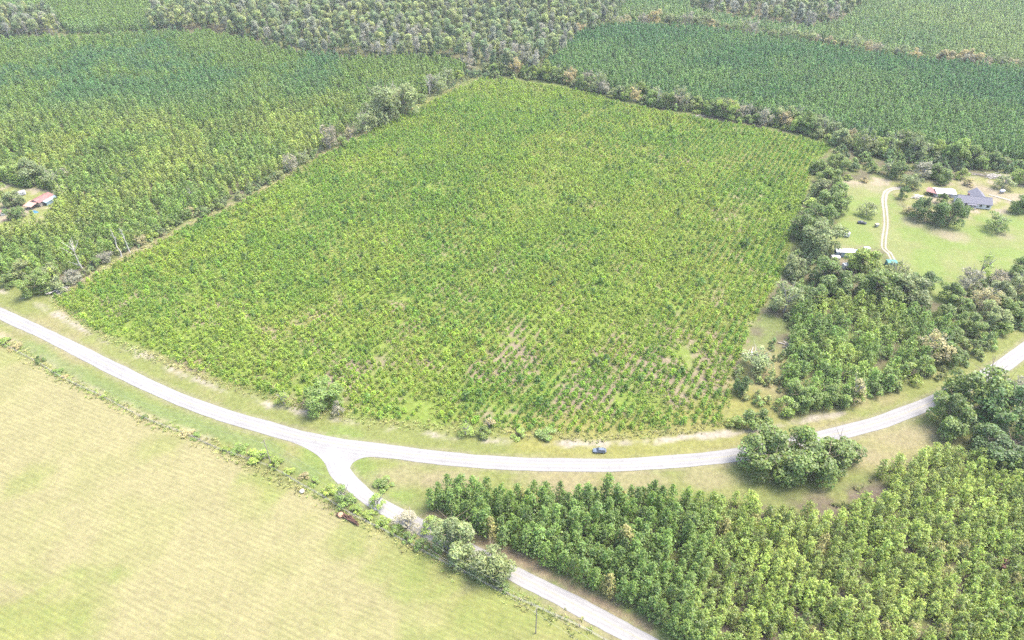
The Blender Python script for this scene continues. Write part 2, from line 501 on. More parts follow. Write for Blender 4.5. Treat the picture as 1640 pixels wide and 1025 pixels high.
    lay(ys * 0.85, two((0.265, 0.28, 0.095), (0.39, 0.33, 0.235), sstep(0.42, 0.62, n2)))
    yl = sstep(-2, 2, sdist(XY, LEFTYARD) + (n2 - 0.5) * 8)
    lay(yl * 0.9, two((0.26, 0.285, 0.09), (0.38, 0.33, 0.23), sstep(0.46, 0.64, n2)))
    for (u, v, r) in ((1505, 372, 11), (1530, 378, 10), (1610, 378, 9), (1465, 356, 8), (1355, 402, 9), (1385, 402, 8), (1350, 424, 8), (1400, 300, 10), (1365, 296, 8), (1560, 300, 12), (1590, 308, 9)):
        c = np.array(P(u, v))
        d = np.hypot(XY[:, 0] - c[0], (XY[:, 1] - c[1]))
        lay(0.6 * sstep(r, r * 0.3, d + (n2 - 0.5) * r), lin(0.33, 0.28, 0.19))
    dd = dist_line(XY, DRIVE)
    lay(0.9 * sstep(2.6, 1.2, dd + (n4 - 0.5) * 1.5), lin(0.27, 0.26, 0.13))
    # clearing beside the field's road corner
    c = np.array(P(1240, 600)); d = np.hypot((XY[:, 0] - c[0]) * 1.6, XY[:, 1] - c[1])
    lay(0.9 * sstep(26, 10, d + (n2 - 0.5) * 14), two((0.27, 0.265, 0.105), (0.32, 0.27, 0.15), n2))
    # pale floor of the near pine stand's clearing edge and brown needle litter
    st = sstep(-1, 3, sdist(XY, STAND) + (n2 - 0.5) * 6)
    lay(st * 0.9, two((0.16, 0.13, 0.095), (0.20, 0.215, 0.075), sstep(0.42, 0.62, n2)))
    lay(0.75 * sstep(2.2, 0.6, dist_line(XY, PL([(690, 822), (760, 858), (820, 888), (890, 925), (960, 962), (1040, 1003)])) + (n4 - 0.5) * 3), lin(0.31, 0.225, 0.15))
    return col * 0.50
gcol = ground_colour(XY)
NX, NY = len(gx), len(gy)
ii = (np.arange(NY - 1)[:, None] * NX + np.arange(NX - 1)[None]).ravel()
quads = np.stack([ii, ii + 1, ii + NX + 1, ii + NX], 1)
cen = XY[quads].mean(1)
cn = (fbm(cen, 3.0, 3.3, 3) - 0.5) * 3.0
region = np.zeros(len(quads), int)
region[sdist(cen, FIELD) + cn > 0] = 1
region[sdist(cen, HAY) + cn > 0] = 2
region[sdist(cen, LAWN) + cn > 0] = 3
gz = (fbm(XY, 9, 7.7) - 0.5) * 0.25
near = np.minimum(dist_line(XY, road_c[::3]) / 6.0, np.minimum(dist_line(XY, side_c[::2]) / 6.0, dist_line(XY, DRIVE) / 5.0))
gz = gz * sstep(0.8, 2.2, near) - 0.03
ex, ey = (np.abs(GX.ravel() - gx[0]) < 1) | (np.abs(GX.ravel() - gx[-1]) < 1), (np.abs(GY.ravel() - gy[0]) < 1) | (np.abs(GY.ravel() - gy[-1]) < 1)
gz[ex | ey] = -0.03
G_MAT = ground_mat('ground_cover')
H_MAT = ground_mat('mown_hay', streak=R(-23), rough_amp=0.17)
L_MAT = ground_mat('lawn_grass', rough_amp=0.14)
def region_obj(name, k, mat, extra=None):
    q = quads[region == k]
    used, inv = np.unique(q.ravel(), return_inverse=True)
    v = np.concatenate([XY[used], gz[used][:, None]], 1)
    f = inv.reshape(-1, 4)
    c = gcol[used]
    if extra is not None:
        ev, ef, ec = extra
        f = np.concatenate([f, ef + len(v)]); v = np.concatenate([v, ev]); c = np.concatenate([c, ec])
    c4 = np.concatenate([c, np.ones((len(c), 1))], 1)
    o = obj(name, mesh_np(name, v, f, [mat], attrs={'col': ('POINT', 'FLOAT_COLOR', c4)}, smooth=True))
    return o
# the sheet goes on to the horizon round the surveyed grid
x0, x1, y0, y1 = gx[0], gx[-1], gy[0], gy[-1]
BIGR = 6000.0
ring_x = np.concatenate([[-BIGR, -2500, -1200, -800], np.linspace(x0, x1, 30), [800, 1200, 2500, BIGR]])
ring_y = np.concatenate([[-BIGR, -2000, -500], np.linspace(y0, y1, 20), [560, 650, 750, 850, 1000, 1400, 2500, BIGR]])
RX, RY = np.meshgrid(ring_x, ring_y)
rxy = np.stack([RX.ravel(), RY.ravel()], 1)
ri = (np.arange(len(ring_y) - 1)[:, None] * len(ring_x) + np.arange(len(ring_x) - 1)[None]).ravel()
rq = np.stack([ri, ri + 1, ri + len(ring_x) + 1, ri + len(ring_x)], 1)
rc = rxy[rq].mean(1)
rq = rq[~((rc[:, 0] > x0) & (rc[:, 0] < x1) & (rc[:, 1] > y0) & (rc[:, 1] < y1))]
rcol = ground_colour(rxy)
ground = region_obj('ground', 0, G_MAT, (np.concatenate([rxy, np.full((len(rxy), 1), -0.03)], 1), rq, rcol))
tag(ground, 'grassy verges and woodland floor around the field and roads', kind='structure')
tag(region_obj('planted_field', 1, G_MAT), 'weedy soil of the large field planted with pine saplings', kind='structure')
tag(region_obj('hay_field', 2, H_MAT), 'pale straw-coloured mown hay field below the road', kind='structure')
tag(region_obj('lawn', 3, L_MAT), 'bright mown lawn around the farmstead beyond the oaks', kind='structure')

# ------------------------------------------------------------------ roads
def asphalt(name, base=0.168):
    m, nt, out = new_mat(name)
    geo = nd(nt, 'ShaderNodeNewGeometry'); pos = geo.outputs['Position']
    lane = nd(nt, 'ShaderNodeAttribute', attribute_name='across')
    n1 = noise(nt, pos, 0.12, 5, 0.6); n2 = noise(nt, pos, 1.6, 5, 0.75)
    # wheel paths polished paler: across runs -1..1
    ab = nd(nt, 'ShaderNodeMath', operation='ABSOLUTE'); nt.links.new(lane.outputs['Fac'], ab.inputs[0])
    w = nd(nt, 'ShaderNodeMath', operation='PINGPONG'); nt.links.new(ab.outputs[0], w.inputs[0]); w.inputs[1].default_value = 0.25
    f = math2(nt, 'MULTIPLY', remap(nt, n1, 0.3, 0.7, 0.91, 1.06), remap(nt, n2, 0.3, 0.7, 0.96, 1.04))
    f = math2(nt, 'MULTIPLY', f, remap(nt, w.outputs[0], 0, 0.25, 0.90, 1.05))
    n3 = noise(nt, pos, 0.45, 3, 0.5)
    f = math2(nt, 'MULTIPLY', f, remap(nt, n3, 0.60, 0.68, 1.0, 0.90))
    bsdf(nt, out, vscale(nt, (base * 1.06, base * 1.03, base * 0.99), f), 0.85, n2, 0.02, 0.3, 0.25)
    return m
ASPH = asphalt('worn_asphalt')
ASPH2 = asphalt('paler_asphalt', 0.185)
def road_obj(name, c, w, z, mat=None):
    r = np.random.default_rng(3)
    n = len(c)
    jig = lambda: w / 2 + np.convolve(r.normal(0, 0.30, n + 4), np.ones(5) / 5, 'valid') * 1.0
    a, b = jig(), jig()
    v, f = strip(c, [a, w / 4, 0.0, -w / 4, -b], z)
    # shoulders fall to the verge
    ac = np.tile(np.array([1, .5, 0, -.5, -1.0]), n)
    # crown of the road
    v[:, 2] += 0.04 * (1 - np.abs(ac))
    me = mesh_np(name, v, f, [mat or ASPH], attrs={'across': ('POINT', 'FLOAT', ac)}, smooth=True)
    return obj(name, me)
road = tag(road_obj('road', road_c, ROAD_W, 0.05), 'pale two-lane road curving past the sapling field', kind='structure')
side = tag(road_obj('side_road', side_c, SIDE_W, 0.045, ASPH2), 'narrow side road branching off towards the pine stand', kind='structure')
# flared junction apron
def arc(pts):
    return [tuple(p) for p in crom(PL(pts), 0.8)]
ap = arc([(440, 700), (475, 711), (505, 727), (520, 742), (528, 760), (541, 775)]) + arc([(566, 772), (561, 758), (562, 746), (572, 737), (592, 732), (630, 735)])
apv = [(x, y, 0.036) for x, y in ap]
me = bpy.data.meshes.new('junction_apron')
me.from_pydata(apv, [], [tuple(range(len(apv)))])
me.materials.append(ASPH2)
apron = tag(obj('junction_apron', me), 'flared paved mouth where the side road meets the main road', kind='structure')
YEL = plain('faded_yellow_paint', (0.235, 0.215, 0.145), 0.8, 0.2, 0.7)
WHT = plain('faded_white_paint', (0.205, 0.205, 0.20), 0.8, 0.15, 0.7)
def marking(parent, name, c, off, w, z, mat, a=0, b=None):
    v, f = strip(c[a:b], [off + w / 2, off - w / 2], z)
    return obj(name, mesh_np(name, v, f, [mat]), parent)
for o in (-0.14, 0.14):
    marking(road, 'centre_line', road_c, o, 0.13, 0.098, YEL)
    marking(side, 'centre_line', side_c, o, 0.12, 0.093, YEL, 14)
for o in (-ROAD_W / 2 + 0.3, ROAD_W / 2 - 0.3):
    marking(road, 'edge_line', road_c, o, 0.11, 0.064, WHT)
# sandy two-track drive and walk
SANDM = plain('white_sand', (0.21, 0.19, 0.16), 0.95, 0.18, 0.8, 0.1)
drv = None
for o in (-0.85, 0.85):
    r = np.random.default_rng(int(o * 10) + 40)
    wv = 0.42 + 0.25 * sstep(24, 4, np.arange(len(DRIVE))) + r.normal(0, 0.06, len(DRIVE))
    wv = np.clip(wv, .2, 1.2)
    v, f = strip(DRIVE, [o + wv, o - wv], 0.02)
    d = obj('wheel_track' if drv else 'driveway', mesh_np('wheel_track', v, f, [SANDM]), drv)
    if drv is None:
        drv = tag(d, 'white sandy two-track driveway across the lawn', kind='structure')
v, f = strip(WALK, [0.9, -0.9], 0.12)
tag(obj('path', mesh_np('path', v, f, [SANDM])), 'pale straight path leading from the grey-roofed house', kind='structure')
#@@PLANTS
# ------------------------------------------------------------------ plant prototypes
def leaves(centers, normals, size, rng, aspect=(0.6, 1.0), leaf=None, hue=0.012):
    """one small quad per leaf clump"""
    n = len(centers)
    nr = normals / np.maximum(np.linalg.norm(normals, axis=1), 1e-6)[:, None]
    a = rng.normal(size=(n, 3)); u = np.cross(nr, a); u /= np.maximum(np.linalg.norm(u, axis=1), 1e-6)[:, None]
    w = np.cross(nr, u)
    s = (size * rng.uniform(0.65, 1.3, n))[:, None]
    asp = rng.uniform(*aspect, n)[:, None]
    u = u * s * 0.5; w = w * s * 0.5 * asp
    k = rng.uniform(0.2, 0.6, (n, 1))
    v = np.stack([centers - u, centers + w * 1.0 - u * k * 0.3, centers + u, centers - w + u * k * 0.3], 1).reshape(-1, 3)
    f = np.arange(4 * n).reshape(-1, 4)
    lv = np.clip(rng.normal(1.0, 0.17, n), 0.55, 1.5) if leaf is None else leaf
    hu = 0.5 + rng.normal(0, hue, n)
    return v, f, lv, hu
def crown_mesh(name, parts):
    v = np.concatenate([p[0] for p in parts]); off = 0; fs = []
    for p in parts:
        fs.append(p[1] + off); off += len(p[0])
    f = np.concatenate(fs)
    lv = np.concatenate([p[2] for p in parts]); hu = np.concatenate([p[3] for p in parts])
    return mesh_np(name, v, f, [FOL], attrs={'leaf': ('FACE', 'FLOAT', lv), 'hue': ('FACE', 'FLOAT', hu)})
def join_np(name, crown, trunk):
    """one mesh out of crown and trunk, for plants too small to show their parts"""
    bm = bmesh.new(); bm.from_mesh(crown); n0 = len(bm.faces)
    bm.from_mesh(trunk)
    bm.faces.ensure_lookup_table()
    for i in range(n0, len(bm.faces)):
        bm.faces[i].material_index = 1
    me = bpy.data.meshes.new(name); bm.to_mesh(me); bm.free()
    me.materials.append(FOL); me.materials.append(BARK)
    return me
def sph(rng, n):
    a = rng.normal(size=(n, 3))
    return a / np.linalg.norm(a, axis=1)[:, None]

def pine_proto(i, h, w, whorls, per, size, low=0.12, point=0.8):
    """conifer: whorls of rising branches, each carrying needle tufts"""
    rng = np.random.default_rng(100 + i)
    C, N = [], []
    br = MB()
    br.tube((0, 0, -0.2), (0.02 * h, 0, h * 0.55), 0.016 * h, 0.010 * h, 5, False)
    br.tube((0.02 * h, 0, h * 0.55), (0, 0.02 * h, h * 0.98), 0.010 * h, 0.003 * h, 4, False)
    for k in range(whorls):
        t = (k + rng.uniform(-.3, .3)) / max(1, whorls - 1)
        t = min(max(t, 0), 1)
        z = h * (low + (1 - low) * t)
        env = (1 - t) ** point * (0.55 + 0.45 * min(1, t * 4 + 0.35)) + 0.10
        nb = rng.integers(5, 8)
        a0 = rng.uniform(0, 6.28)
        for b in range(nb):
            ang = a0 + b * 6.283 / nb + rng.normal(0, 0.25)
            L = w / 2 * env * rng.uniform(0.7, 1.2)
            d = np.array([math.cos(ang), math.sin(ang), 0.0])
            if L > 0.6 and i % 2 == 0 and size > 0.3:
                br.tube((0, 0, z), tuple(d * L * 0.8 + np.array([0, 0, z + L * 0.3])), 0.03, 0.012, 3, False)
            for j in range(per):
                r = L * (0.25 + 0.75 * (j + rng.uniform(0.2, 1)) / per)
                p = d * r + np.array([0, 0, z + 0.38 * r * rng.uniform(0.6, 1.2)]) + rng.normal(0, 0.07 * w / 2 + 0.03, 3)
                C.append(p); N.append(d * 0.55 + np.array([0, 0, 0.75]) + rng.normal(0, 0.45, 3))
    C.append(np.array([0, 0, h])); N.append(np.array([0.3, 0, 1.0]))
    C, N = np.array(C), np.array(N)
    cr = crown_mesh('pine_crown', [leaves(C, N, size, rng, (0.45, 0.85)), leaves(C + rng.normal(0, size * 0.3, C.shape), N + rng.normal(0, 0.6, N.shape), size * 0.85, rng, (0.35, 0.7))])
    tr = br.mesh('pine_trunk', BARK)
    return cr, tr
def limb_tree(mb, rng, base, h, w, n, r0, up=0.6, fork=0.3):
    """trunk and rising limbs; returns limb tips"""
    tips = []
    top = Vector((rng.normal(0, 0.03) * h, rng.normal(0, 0.03) * h, h * fork))
    mb.tube(base, top, r0, r0 * 0.75, 7, False)
    for k in range(n):
        a = 6.283 * k / n + rng.normal(0, 0.3)
        L = rng.uniform(0.75, 1.05)
        e = Vector((math.cos(a) * w * 0.36 * L, math.sin(a) * w * 0.36 * L, h * (fork + (0.9 - fork) * rng.uniform(0.55, 1.0) * up / 0.6)))
        m = top.lerp(e, 0.5) + Vector((rng.normal(0, .04) * w, rng.normal(0, .04) * w, h * 0.04))
        mb.tube(top, m, r0 * 0.5, r0 * 0.3, 5, False); mb.tube(m, e, r0 * 0.3, r0 * 0.09, 4, False)
        tips.append(e)
        for q in range(2):
            e2 = m + Vector((rng.normal(0, .17) * w, rng.normal(0, .17) * w, h * rng.uniform(0.08, 0.3)))
            mb.tube(m, e2, r0 * 0.22, r0 * 0.06, 4, False); tips.append(e2)
    return tips
def broad_proto(i, h, w, lobes, nleaf, size, low=0.10, sparse=0.0, bark=BARK, tall=False):
    """broadleaf: leaf clumps on the shells of many uneven lobes"""
    rng = np.random.default_rng(300 + i)
    tr = MB()
    limb_tree(tr, rng, (0, 0, -0.3), h, w, 6, 0.028 * h if not tall else 0.016 * h, fork=0.28 if not tall else 0.5)
    parts = []
    ctr = []
    for k in range(lobes):
        a = rng.uniform(0, 6.283); q = math.sqrt(rng.uniform(0, 1)) * (1.06 if k else 0)
        t = rng.uniform(0, 1)
        if tall:
            zc = h * (0.42 + 0.5 * t); rr = w * 0.33 * q * (1.1 - 0.7 * t)
        else:
            zc = h * (low + 0.16 + (0.72 - low) * (1 - q ** 1.7) * rng.uniform(0.5, 1.0) + 0.06 * t); rr = w * 0.38 * q
        ctr.append((rr * math.cos(a), rr * math.sin(a), zc, w * rng.uniform(0.085, 0.2) * (1.0 if not tall else 1.15)))
    if not tall and lobes > 20:
        # several limbs, each with its own lumpy sub-crown, so the outline is uneven
        ctr = []; nl = rng.integers(5, 8); a0 = rng.uniform(0, 6.28)
        for l in range(nl):
            a = a0 + 6.283 * l / nl + rng.normal(0, .35); q = rng.uniform(.16, .34) * w if l else 0.05 * w
            zc = h * (rng.uniform(.34, .66) if l else .66)
            cx, cy = q * math.cos(a), q * math.sin(a)
            for m in range(lobes // nl):
                d = sph(rng, 1)[0] * w * rng.uniform(.06, .17)
                ctr.append((cx + d[0], cy + d[1], max(h * (low + .06), zc + d[2] * .95), w * rng.uniform(.06, .125)))
            ctr.append((cx * 1.1, cy * 1.1, h * (low + .14), w * .14))
    tot = sum(c[3] ** 2 for c in ctr)
    for (cx, cy, cz, r) in ctr:
        n = max(8, int(nleaf * r * r / tot))
        d = sph(rng, n); d[:, 2] = np.where(d[:, 2] < -0.55, -d[:, 2], d[:, 2])
        rad = r * (0.55 + 0.5 * rng.uniform(0, 1, n) ** 0.6)
        # small twigs poke out of the lobe
        rad *= 1 + 0.22 * np.maximum(0, np.sin(d[:, 0] * 9 + cx * 7) * np.sin(d[:, 1] * 8 + cy * 5) * np.sin(d[:, 2] * 9 + cz))
        c = np.array([cx, cy, cz]) + d * rad[:, None] * np.array([1.1, 1.1, 0.9])
        c[:, 2] = np.maximum(c[:, 2], 0.12)
        if sparse:
            keep = vnoise(c[:, :2] * 3 + c[:, 2:3] * 2, 1.0 * w / 10, i) > sparse
            c, d = c[keep], d[keep]
        nm = d * 0.6 + np.array([0, 0, 0.55]) + rng.normal(0, 0.5, c.shape)
        tint = np.clip(rng.normal(1.0, 0.14, len(c)) * rng.uniform(0.74, 1.28), 0.45, 1.7)
        parts.append(leaves(c, nm, size, rng, (0.6, 1.0), tint))
    return crown_mesh('broadleaf_crown', parts), tr.mesh('trunk', bark)
def tuft_proto(i, h, w, n, flat=False):
    rng = np.random.default_rng(700 + i)
    v, f = [], []
    for k in range(n):
        a = rng.uniform(0, 6.283); r = w * 0.5 * rng.uniform(0, 1); l = rng.uniform(0.5, 1.0) * h
        b = np.array([math.cos(a) * r * 0.5, math.sin(a) * r * 0.5, 0]); ang = rng.uniform(0, 6.283)
        s = np.array([math.cos(ang), math.sin(ang), 0]) * w * 0.11
        tip = b * 3.2 + np.array([rng.normal(0, .22) * w, rng.normal(0, .22) * w, l * 0.75])
        o = len(v); v += [b - s, b + s, tip + s * 0.4, tip - s * 0.4]; f.append((o, o + 1, o + 2, o + 3))
    return mesh_np('tuft', np.array(v), np.array(f), [FOL], attrs={'leaf': ('FACE', 'FLOAT', np.clip(rng.normal(1, .18, n), .5, 1.5)), 'hue': ('FACE', 'FLOAT', 0.5 + rng.normal(0, 0.015, n))})

PINE = [pine_proto(i, 8.6 + 0.6 * (i % 3), 4.5 + 0.4 * (i % 2), 11, 5, 0.60, 0.10, 0.52) for i in range(6)]
SOFTPINE = [pine_proto(20 + i, 6.2, 4.4, 8, 6, 0.54, 0.06, 0.45) for i in range(5)]
FARPINE = [join_np('far_pine', *pine_proto(40 + i, 7.4, 3.9, 8, 4, 0.72, 0.08, 0.55)) for i in range(5)]
SAPL = [join_np('sapling', *pine_proto(60 + i, 1.65, 1.95, 5, 4, 0.40, 0.02, 0.5)) for i in range(6)]
SWAMPB = [broad_proto(120 + i, 20.0, 8.0, 16, 800, 0.7, 0.0, 0.45, PALE_BARK, True) for i in range(3)]
OAK = [broad_proto(i, 10.0, 12.0, 48, 6000, 0.52, 0.04) for i in range(6)]
BUSH = [broad_proto(20 + i, 4.6, 5.0, 13, 950, 0.42, 0.0) for i in range(5)]
SLIM = [broad_proto(40 + i, 9.0, 5.2, 14, 800, 0.42, 0.02, 0.30, PALE_BARK) for i in range(4)]
MOSSY = [broad_proto(60 + i, 11.0, 10.0, 24, 2000, 0.55, 0.10, 0.38, PALE_BARK) for i in range(4)]
SWAMP = [broad_proto(80 + i, 20.0, 9.5, 22, 2200, 0.75, 0.0, 0.15, PALE_BARK, True) for i in range(6)]
FARBUSH = [join_np('far_bush', *broad_proto(100 + i, 5.0, 5.5, 10, 260, 0.8, 0.0)) for i in range(4)]
WEED = [tuft_proto(i, 0.75, 0.9, 16) for i in range(4)]
TUFT = [tuft_proto(10 + i, 0.32, 0.7, 12) for i in range(4)]

LEAF = 1.72
def place_tree(name, proto, xy, w_scale, h_scale, tint, label, cat='tree', group=None, rz=None, z=0.0):
    o = thing(name, label, cat, (xy[0], xy[1], z), random.uniform(0, 6.28) if rz is None else rz, group, (w_scale, w_scale, h_scale))
    c = obj('crown', proto[0], o); c['tint'] = [float(t) * LEAF for t in tint]
    obj('trunk', proto[1], o)
    return o
def jit(t, a=0.10):
    k = random.uniform(1 - a, 1 + a); j = random.uniform(-a, a) * 0.5
    return (t[0] * k * (1 + j), t[1] * k, t[2] * k * (1 - j))

def scatter(name, pts, protos, tints, smin, smax, rng, hmul=(0.85, 1.2), label=None, cat=None, zoff=0.0, scl=None, leaf=None):
    leaf = LEAF if leaf is None else leaf
    """uncountable growth: one object, geometry-node instances on points"""
    n = len(pts)
    me = bpy.data.meshes.new(name)
    me.vertices.add(n)
    co = np.concatenate([pts, np.full((n, 1), zoff)], 1).astype(np.float32)
    me.vertices.foreach_set('co', co.ravel())
    def at(k, typ, arr):
        a = me.attributes.new(k, typ, 'POINT'); a.data.foreach_set({'FLOAT': 'value', 'INT': 'value', 'FLOAT_VECTOR': 'vector'}[typ], np.asarray(arr, np.int32 if typ == 'INT' else np.float32).ravel())
    s = rng.uniform(smin, smax, n) if scl is None else scl
    at('rot', 'FLOAT_VECTOR', np.stack([rng.normal(0, .05, n), rng.normal(0, .05, n), rng.uniform(0, 6.283, n)], 1))
    at('scl', 'FLOAT_VECTOR', np.stack([s, s, s * rng.uniform(*hmul, n)], 1))
    at('pick', 'INT', rng.integers(0, len(protos), n))
    at('tint', 'FLOAT_VECTOR', np.asarray(tints) * leaf)
    ng = bpy.data.node_groups.new(name, 'GeometryNodeTree')
    ng.interface.new_socket('Geometry', in_out='INPUT', socket_type='NodeSocketGeometry')
    ng.interface.new_socket('Geometry', in_out='OUTPUT', socket_type='NodeSocketGeometry')
    gi = ng.nodes.new('NodeGroupInput'); go = ng.nodes.new('NodeGroupOutput')
    jn = ng.nodes.new('GeometryNodeJoinGeometry')
    for p in protos:
        po = bpy.data.objects.new('plant_source', p)
        oi = ng.nodes.new('GeometryNodeObjectInfo'); oi.inputs['Object'].default_value = po; oi.inputs['As Instance'].default_value = True
        ng.links.new(oi.outputs['Geometry'], jn.inputs[0])
    ip = ng.nodes.new('GeometryNodeInstanceOnPoints')
    ip.inputs['Pick Instance'].default_value = True
    def na(k, t):
        a = ng.nodes.new('GeometryNodeInputNamedAttribute'); a.data_type = t; a.inputs['Name'].default_value = k
        return [s_ for s_ in a.outputs if s_.enabled and s_.name == 'Attribute'][0]
    ng.links.new(gi.outputs[0], ip.inputs['Points']); ng.links.new(jn.outputs[0], ip.inputs['Instance'])
    ng.links.new(na('pick', 'INT'), ip.inputs['Instance Index'])
    ng.links.new(na('rot', 'FLOAT_VECTOR'), ip.inputs['Rotation'])
    ng.links.new(na('scl', 'FLOAT_VECTOR'), ip.inputs['Scale'])
    ng.links.new(ip.outputs[0], go.inputs[0])
    o = obj(name, me)
    md = o.modifiers.new('growth', 'NODES'); md.node_group = ng
    tag(o, label, cat, None, 'stuff')
    return o
def rows(poly, gap, along, ang, rng, jx, jy, drop=0.0):
    """planting rows filling a polygon"""
    poly = np.array(poly); c = poly.mean(0); rad = np.hypot(*(poly - c).T).max()
    a = np.arange(-rad, rad, gap); b = np.arange(-rad, rad, along)
    A, B = np.meshgrid(a, b); A = A.ravel() + rng.normal(0, jx, A.size); B = B.ravel() + rng.normal(0, jy, B.size)
    d = np.array([math.cos(ang), math.sin(ang)]); n = np.array([-d[1], d[0]])
    q = c + A[:, None] * n + B[:, None] * d
    q = q[inside(q, poly)]
    return q[rng.random(len(q)) > drop]
def tint_field(xy, a, b, s, rng, off=0.0, jitter=0.13, extra=None, hard=(0.35, 0.65)):
    t = sstep(*hard, fbm(xy, s, off) + rng.normal(0, 0.07, len(xy)))[:, None]
    c = np.array(a) * (1 - t) + np.array(b) * t
    return c * np.clip(rng.normal(1, jitter, len(xy)), 0.6, 1.5)[:, None]
def proj_v(xy):
    """image row and column of ground points, to rank plants by how large they show"""
    y = xy[:, 1]; dz = -CAM_H
    dep = y * _cp - dz * _sp; up = y * _sp + dz * _cp
    return 820 + FPX * xy[:, 0] / dep, 512.5 - FPX * up / dep

# tints: linear leaf albedo (times LEAF)
T_SAP = (0.106, 0.184, 0.016); T_SAPY = (0.162, 0.222, 0.021)
T_PINE = (0.084, 0.135, 0.019); T_PINEY = (0.140, 0.185, 0.028)
T_PLANT = (0.106, 0.164, 0.026); T_PLANTY = (0.168, 0.208, 0.036)
T_DARK = (0.062, 0.135, 0.038); T_DARKY = (0.105, 0.172, 0.042)
T_OAK = (0.102, 0.142, 0.029); T_OAKG = (0.142, 0.170, 0.058); T_LIME = (0.155, 0.205, 0.034); T_GREY = (0.175, 0.165, 0.105); T_STRAW = (0.23, 0.20, 0.085)
ROWANG = R(60)

# ---- sapling field
rs = np.random.default_rng(21)
sap = rows(FIELD, 3.1, 1.55, ROWANG, rs, 0.2, 0.4)
dens = fbm(sap, 18, 3.0); thin = rs.random(len(sap)) < 0.10 + 0.55 * sstep(0.60, 0.74, dens)
sap = sap[~thin]
in_m = sdist(sap, FIELD) > 1.0
sap = sap[in_m]
su, sv = proj_v(sap)
vis = (su > 5) & (su < 1635)
near_i = np.argsort(-(sv + np.where(vis, 0, -5000)))[:300]
st_ = tint_field(sap, T_SAP, T_SAPY, 34, rs, 5.0, 0.16)
s_scl = np.clip(rs.normal(1.0, 0.25, len(sap)), 0.45, 1.6) * (0.85 + 0.3 * fbm(sap, 30, 8.8))
big = rs.random(len(sap)) < 0.035
s_scl[big] *= 1.45; st_[big] *= np.array([0.62, 0.72, 0.85])
keep = np.ones(len(sap), bool); keep[near_i] = False
for k in near_i:
    x, y = sap[k]
    o = obj('pine_sapling', SAPL[int(rs.integers(0, 6))], None, (x, y, 0), rs.uniform(0, 6.28), (s_scl[k], s_scl[k], s_scl[k] * rs.uniform(.85, 1.2)))
    o['tint'] = [float(t) * LEAF for t in st_[k]]
    tag(o, look(s_scl[k], st_[k]) + ' pine sapling in the front rows, ' + pic(x, y, 0.8), 'sapling', 'pine saplings in the front rows of the field')
scatter('sapling_rows', sap[keep], SAPL, st_[keep], 1, 1, rs, label='rows of bright green pine saplings filling the large field', cat='saplings', scl=s_scl[keep])
# weeds between the rows
def fill(poly, density, rng, margin=0.0):
    poly = np.array(poly); lo, hi = poly.min(0), poly.max(0)
    n = int(density * np.prod(hi - lo))
    q = lo + rng.random((n, 2)) * (hi - lo)
    q = q[inside(q, poly)]
    return q
wd = fill(FIELD, 1.2, rs); wd = wd[fbm(wd, 9, 6.0) + 0.2 * sstep(190, 280, wd[:, 1]) > 0.45]
scatter('weeds', wd, WEED, tint_field(wd, (0.13, 0.20, 0.032), (0.20, 0.215, 0.055), 20, rs, 2.0, 0.2), 0.6, 1.4, rs, label='low green weeds growing between the sapling rows')

# ---- pine plantations beyond
def no_go(q, polys):
    m = np.ones(len(q), bool)
    for p in polys:
        m &= ~inside(q, p)
    return q[m]
PLANT_L = PL([(-190, 520), (-60, 440), (0, 452), (60, 455), (110, 440), (165, 418), (237, 385), (312, 345), (410, 298), (500, 245), (590, 190), (685, 150), (758, 114), (700, 98), (560, 100), (480, 92), (400, 70), (330, 57), (240, 58), (100, 66), (0, 70), (-190, 75)])
PLANT_TL = PL([(-100, 26), (60, 28), (100, 42), (110, 56), (240, 50), (330, 4), (330, -30), (-150, -30)])
PLANT_R = PL([(868, 118), (905, 128), (960, 142), (1060, 165), (1200, 190), (1330, 215), (1480, 245), (1640, 262), (1800, 280), (1800, 150), (1640, 122), (1530, 114), (1430, 104), (1290, 80), (1110, 55), (1000, 50), (930, 62)])
PLANT_RR = PL([(960, 34), (1060, 34), (1110, 42), (1290, 64), (1430, 90), (1530, 100), (1640, 108), (1800, 130), (1800, -30), (950, -30)])
W3 = PL([(1105, 22), (1200, 40), (1290, 52), (1345, 42), (1378, 15), (1385, -30), (1095, -30)])
rp = np.random.default_rng(33)
q = no_go(rows(PLANT_L, 3.4, 2.8, ROWANG, rp, 0.5, 0.6, 0.08), [LEFTYARD]); q = q[rp.random(len(q)) > 0.7 * sstep(0.66, 0.76, fbm(q, 14, 4.4))]
tl = tint_field(q, T_PLANT, T_PLANTY, 26, rp, 3.0, 0.22)
far = sstep(480, 620, q[:, 1] - 0.25 * q[:, 0])[:, None]
tl = tl * (1 - far) + tint_field(q, T_DARK, T_PLANT, 40, rp, 6.0, 0.15) * far
scatter('pine_plantation', q, FARPINE, tl, 0.65, 1.2, rp, (0.75, 1.05), 'dense young pine plantation left of the sapling field', 'plantation')
q = rows(PLANT_TL, 4.0, 3.2, ROWANG, rp, 0.5, 0.6, 0.05)
scatter('pine_plantation', q, FARPINE, tint_field(q, T_PLANT, T_DARKY, 60, rp, 1.0, 0.15), 0.9, 1.3, rp, (0.8, 1.1), 'far pine plantation behind the top left wood', 'plantation')
q = rows(PLANT_R, 3.2, 2.6, R(-31), rp, 0.35, 0.5, 0.05)
tr_ = tint_field(q, T_DARK, T_DARKY, 70, rp, 2.0, 0.16)
scatter('pine_plantation', q, FARPINE, tr_, 0.85, 1.2, rp, (1.0, 1.35), 'dark green pine plantation behind the far hedgerow', 'plantation')
q = no_go(rows(PLANT_RR, 4.0, 3.2, R(-31), rp, 0.5, 0.6, 0.06), [W3])
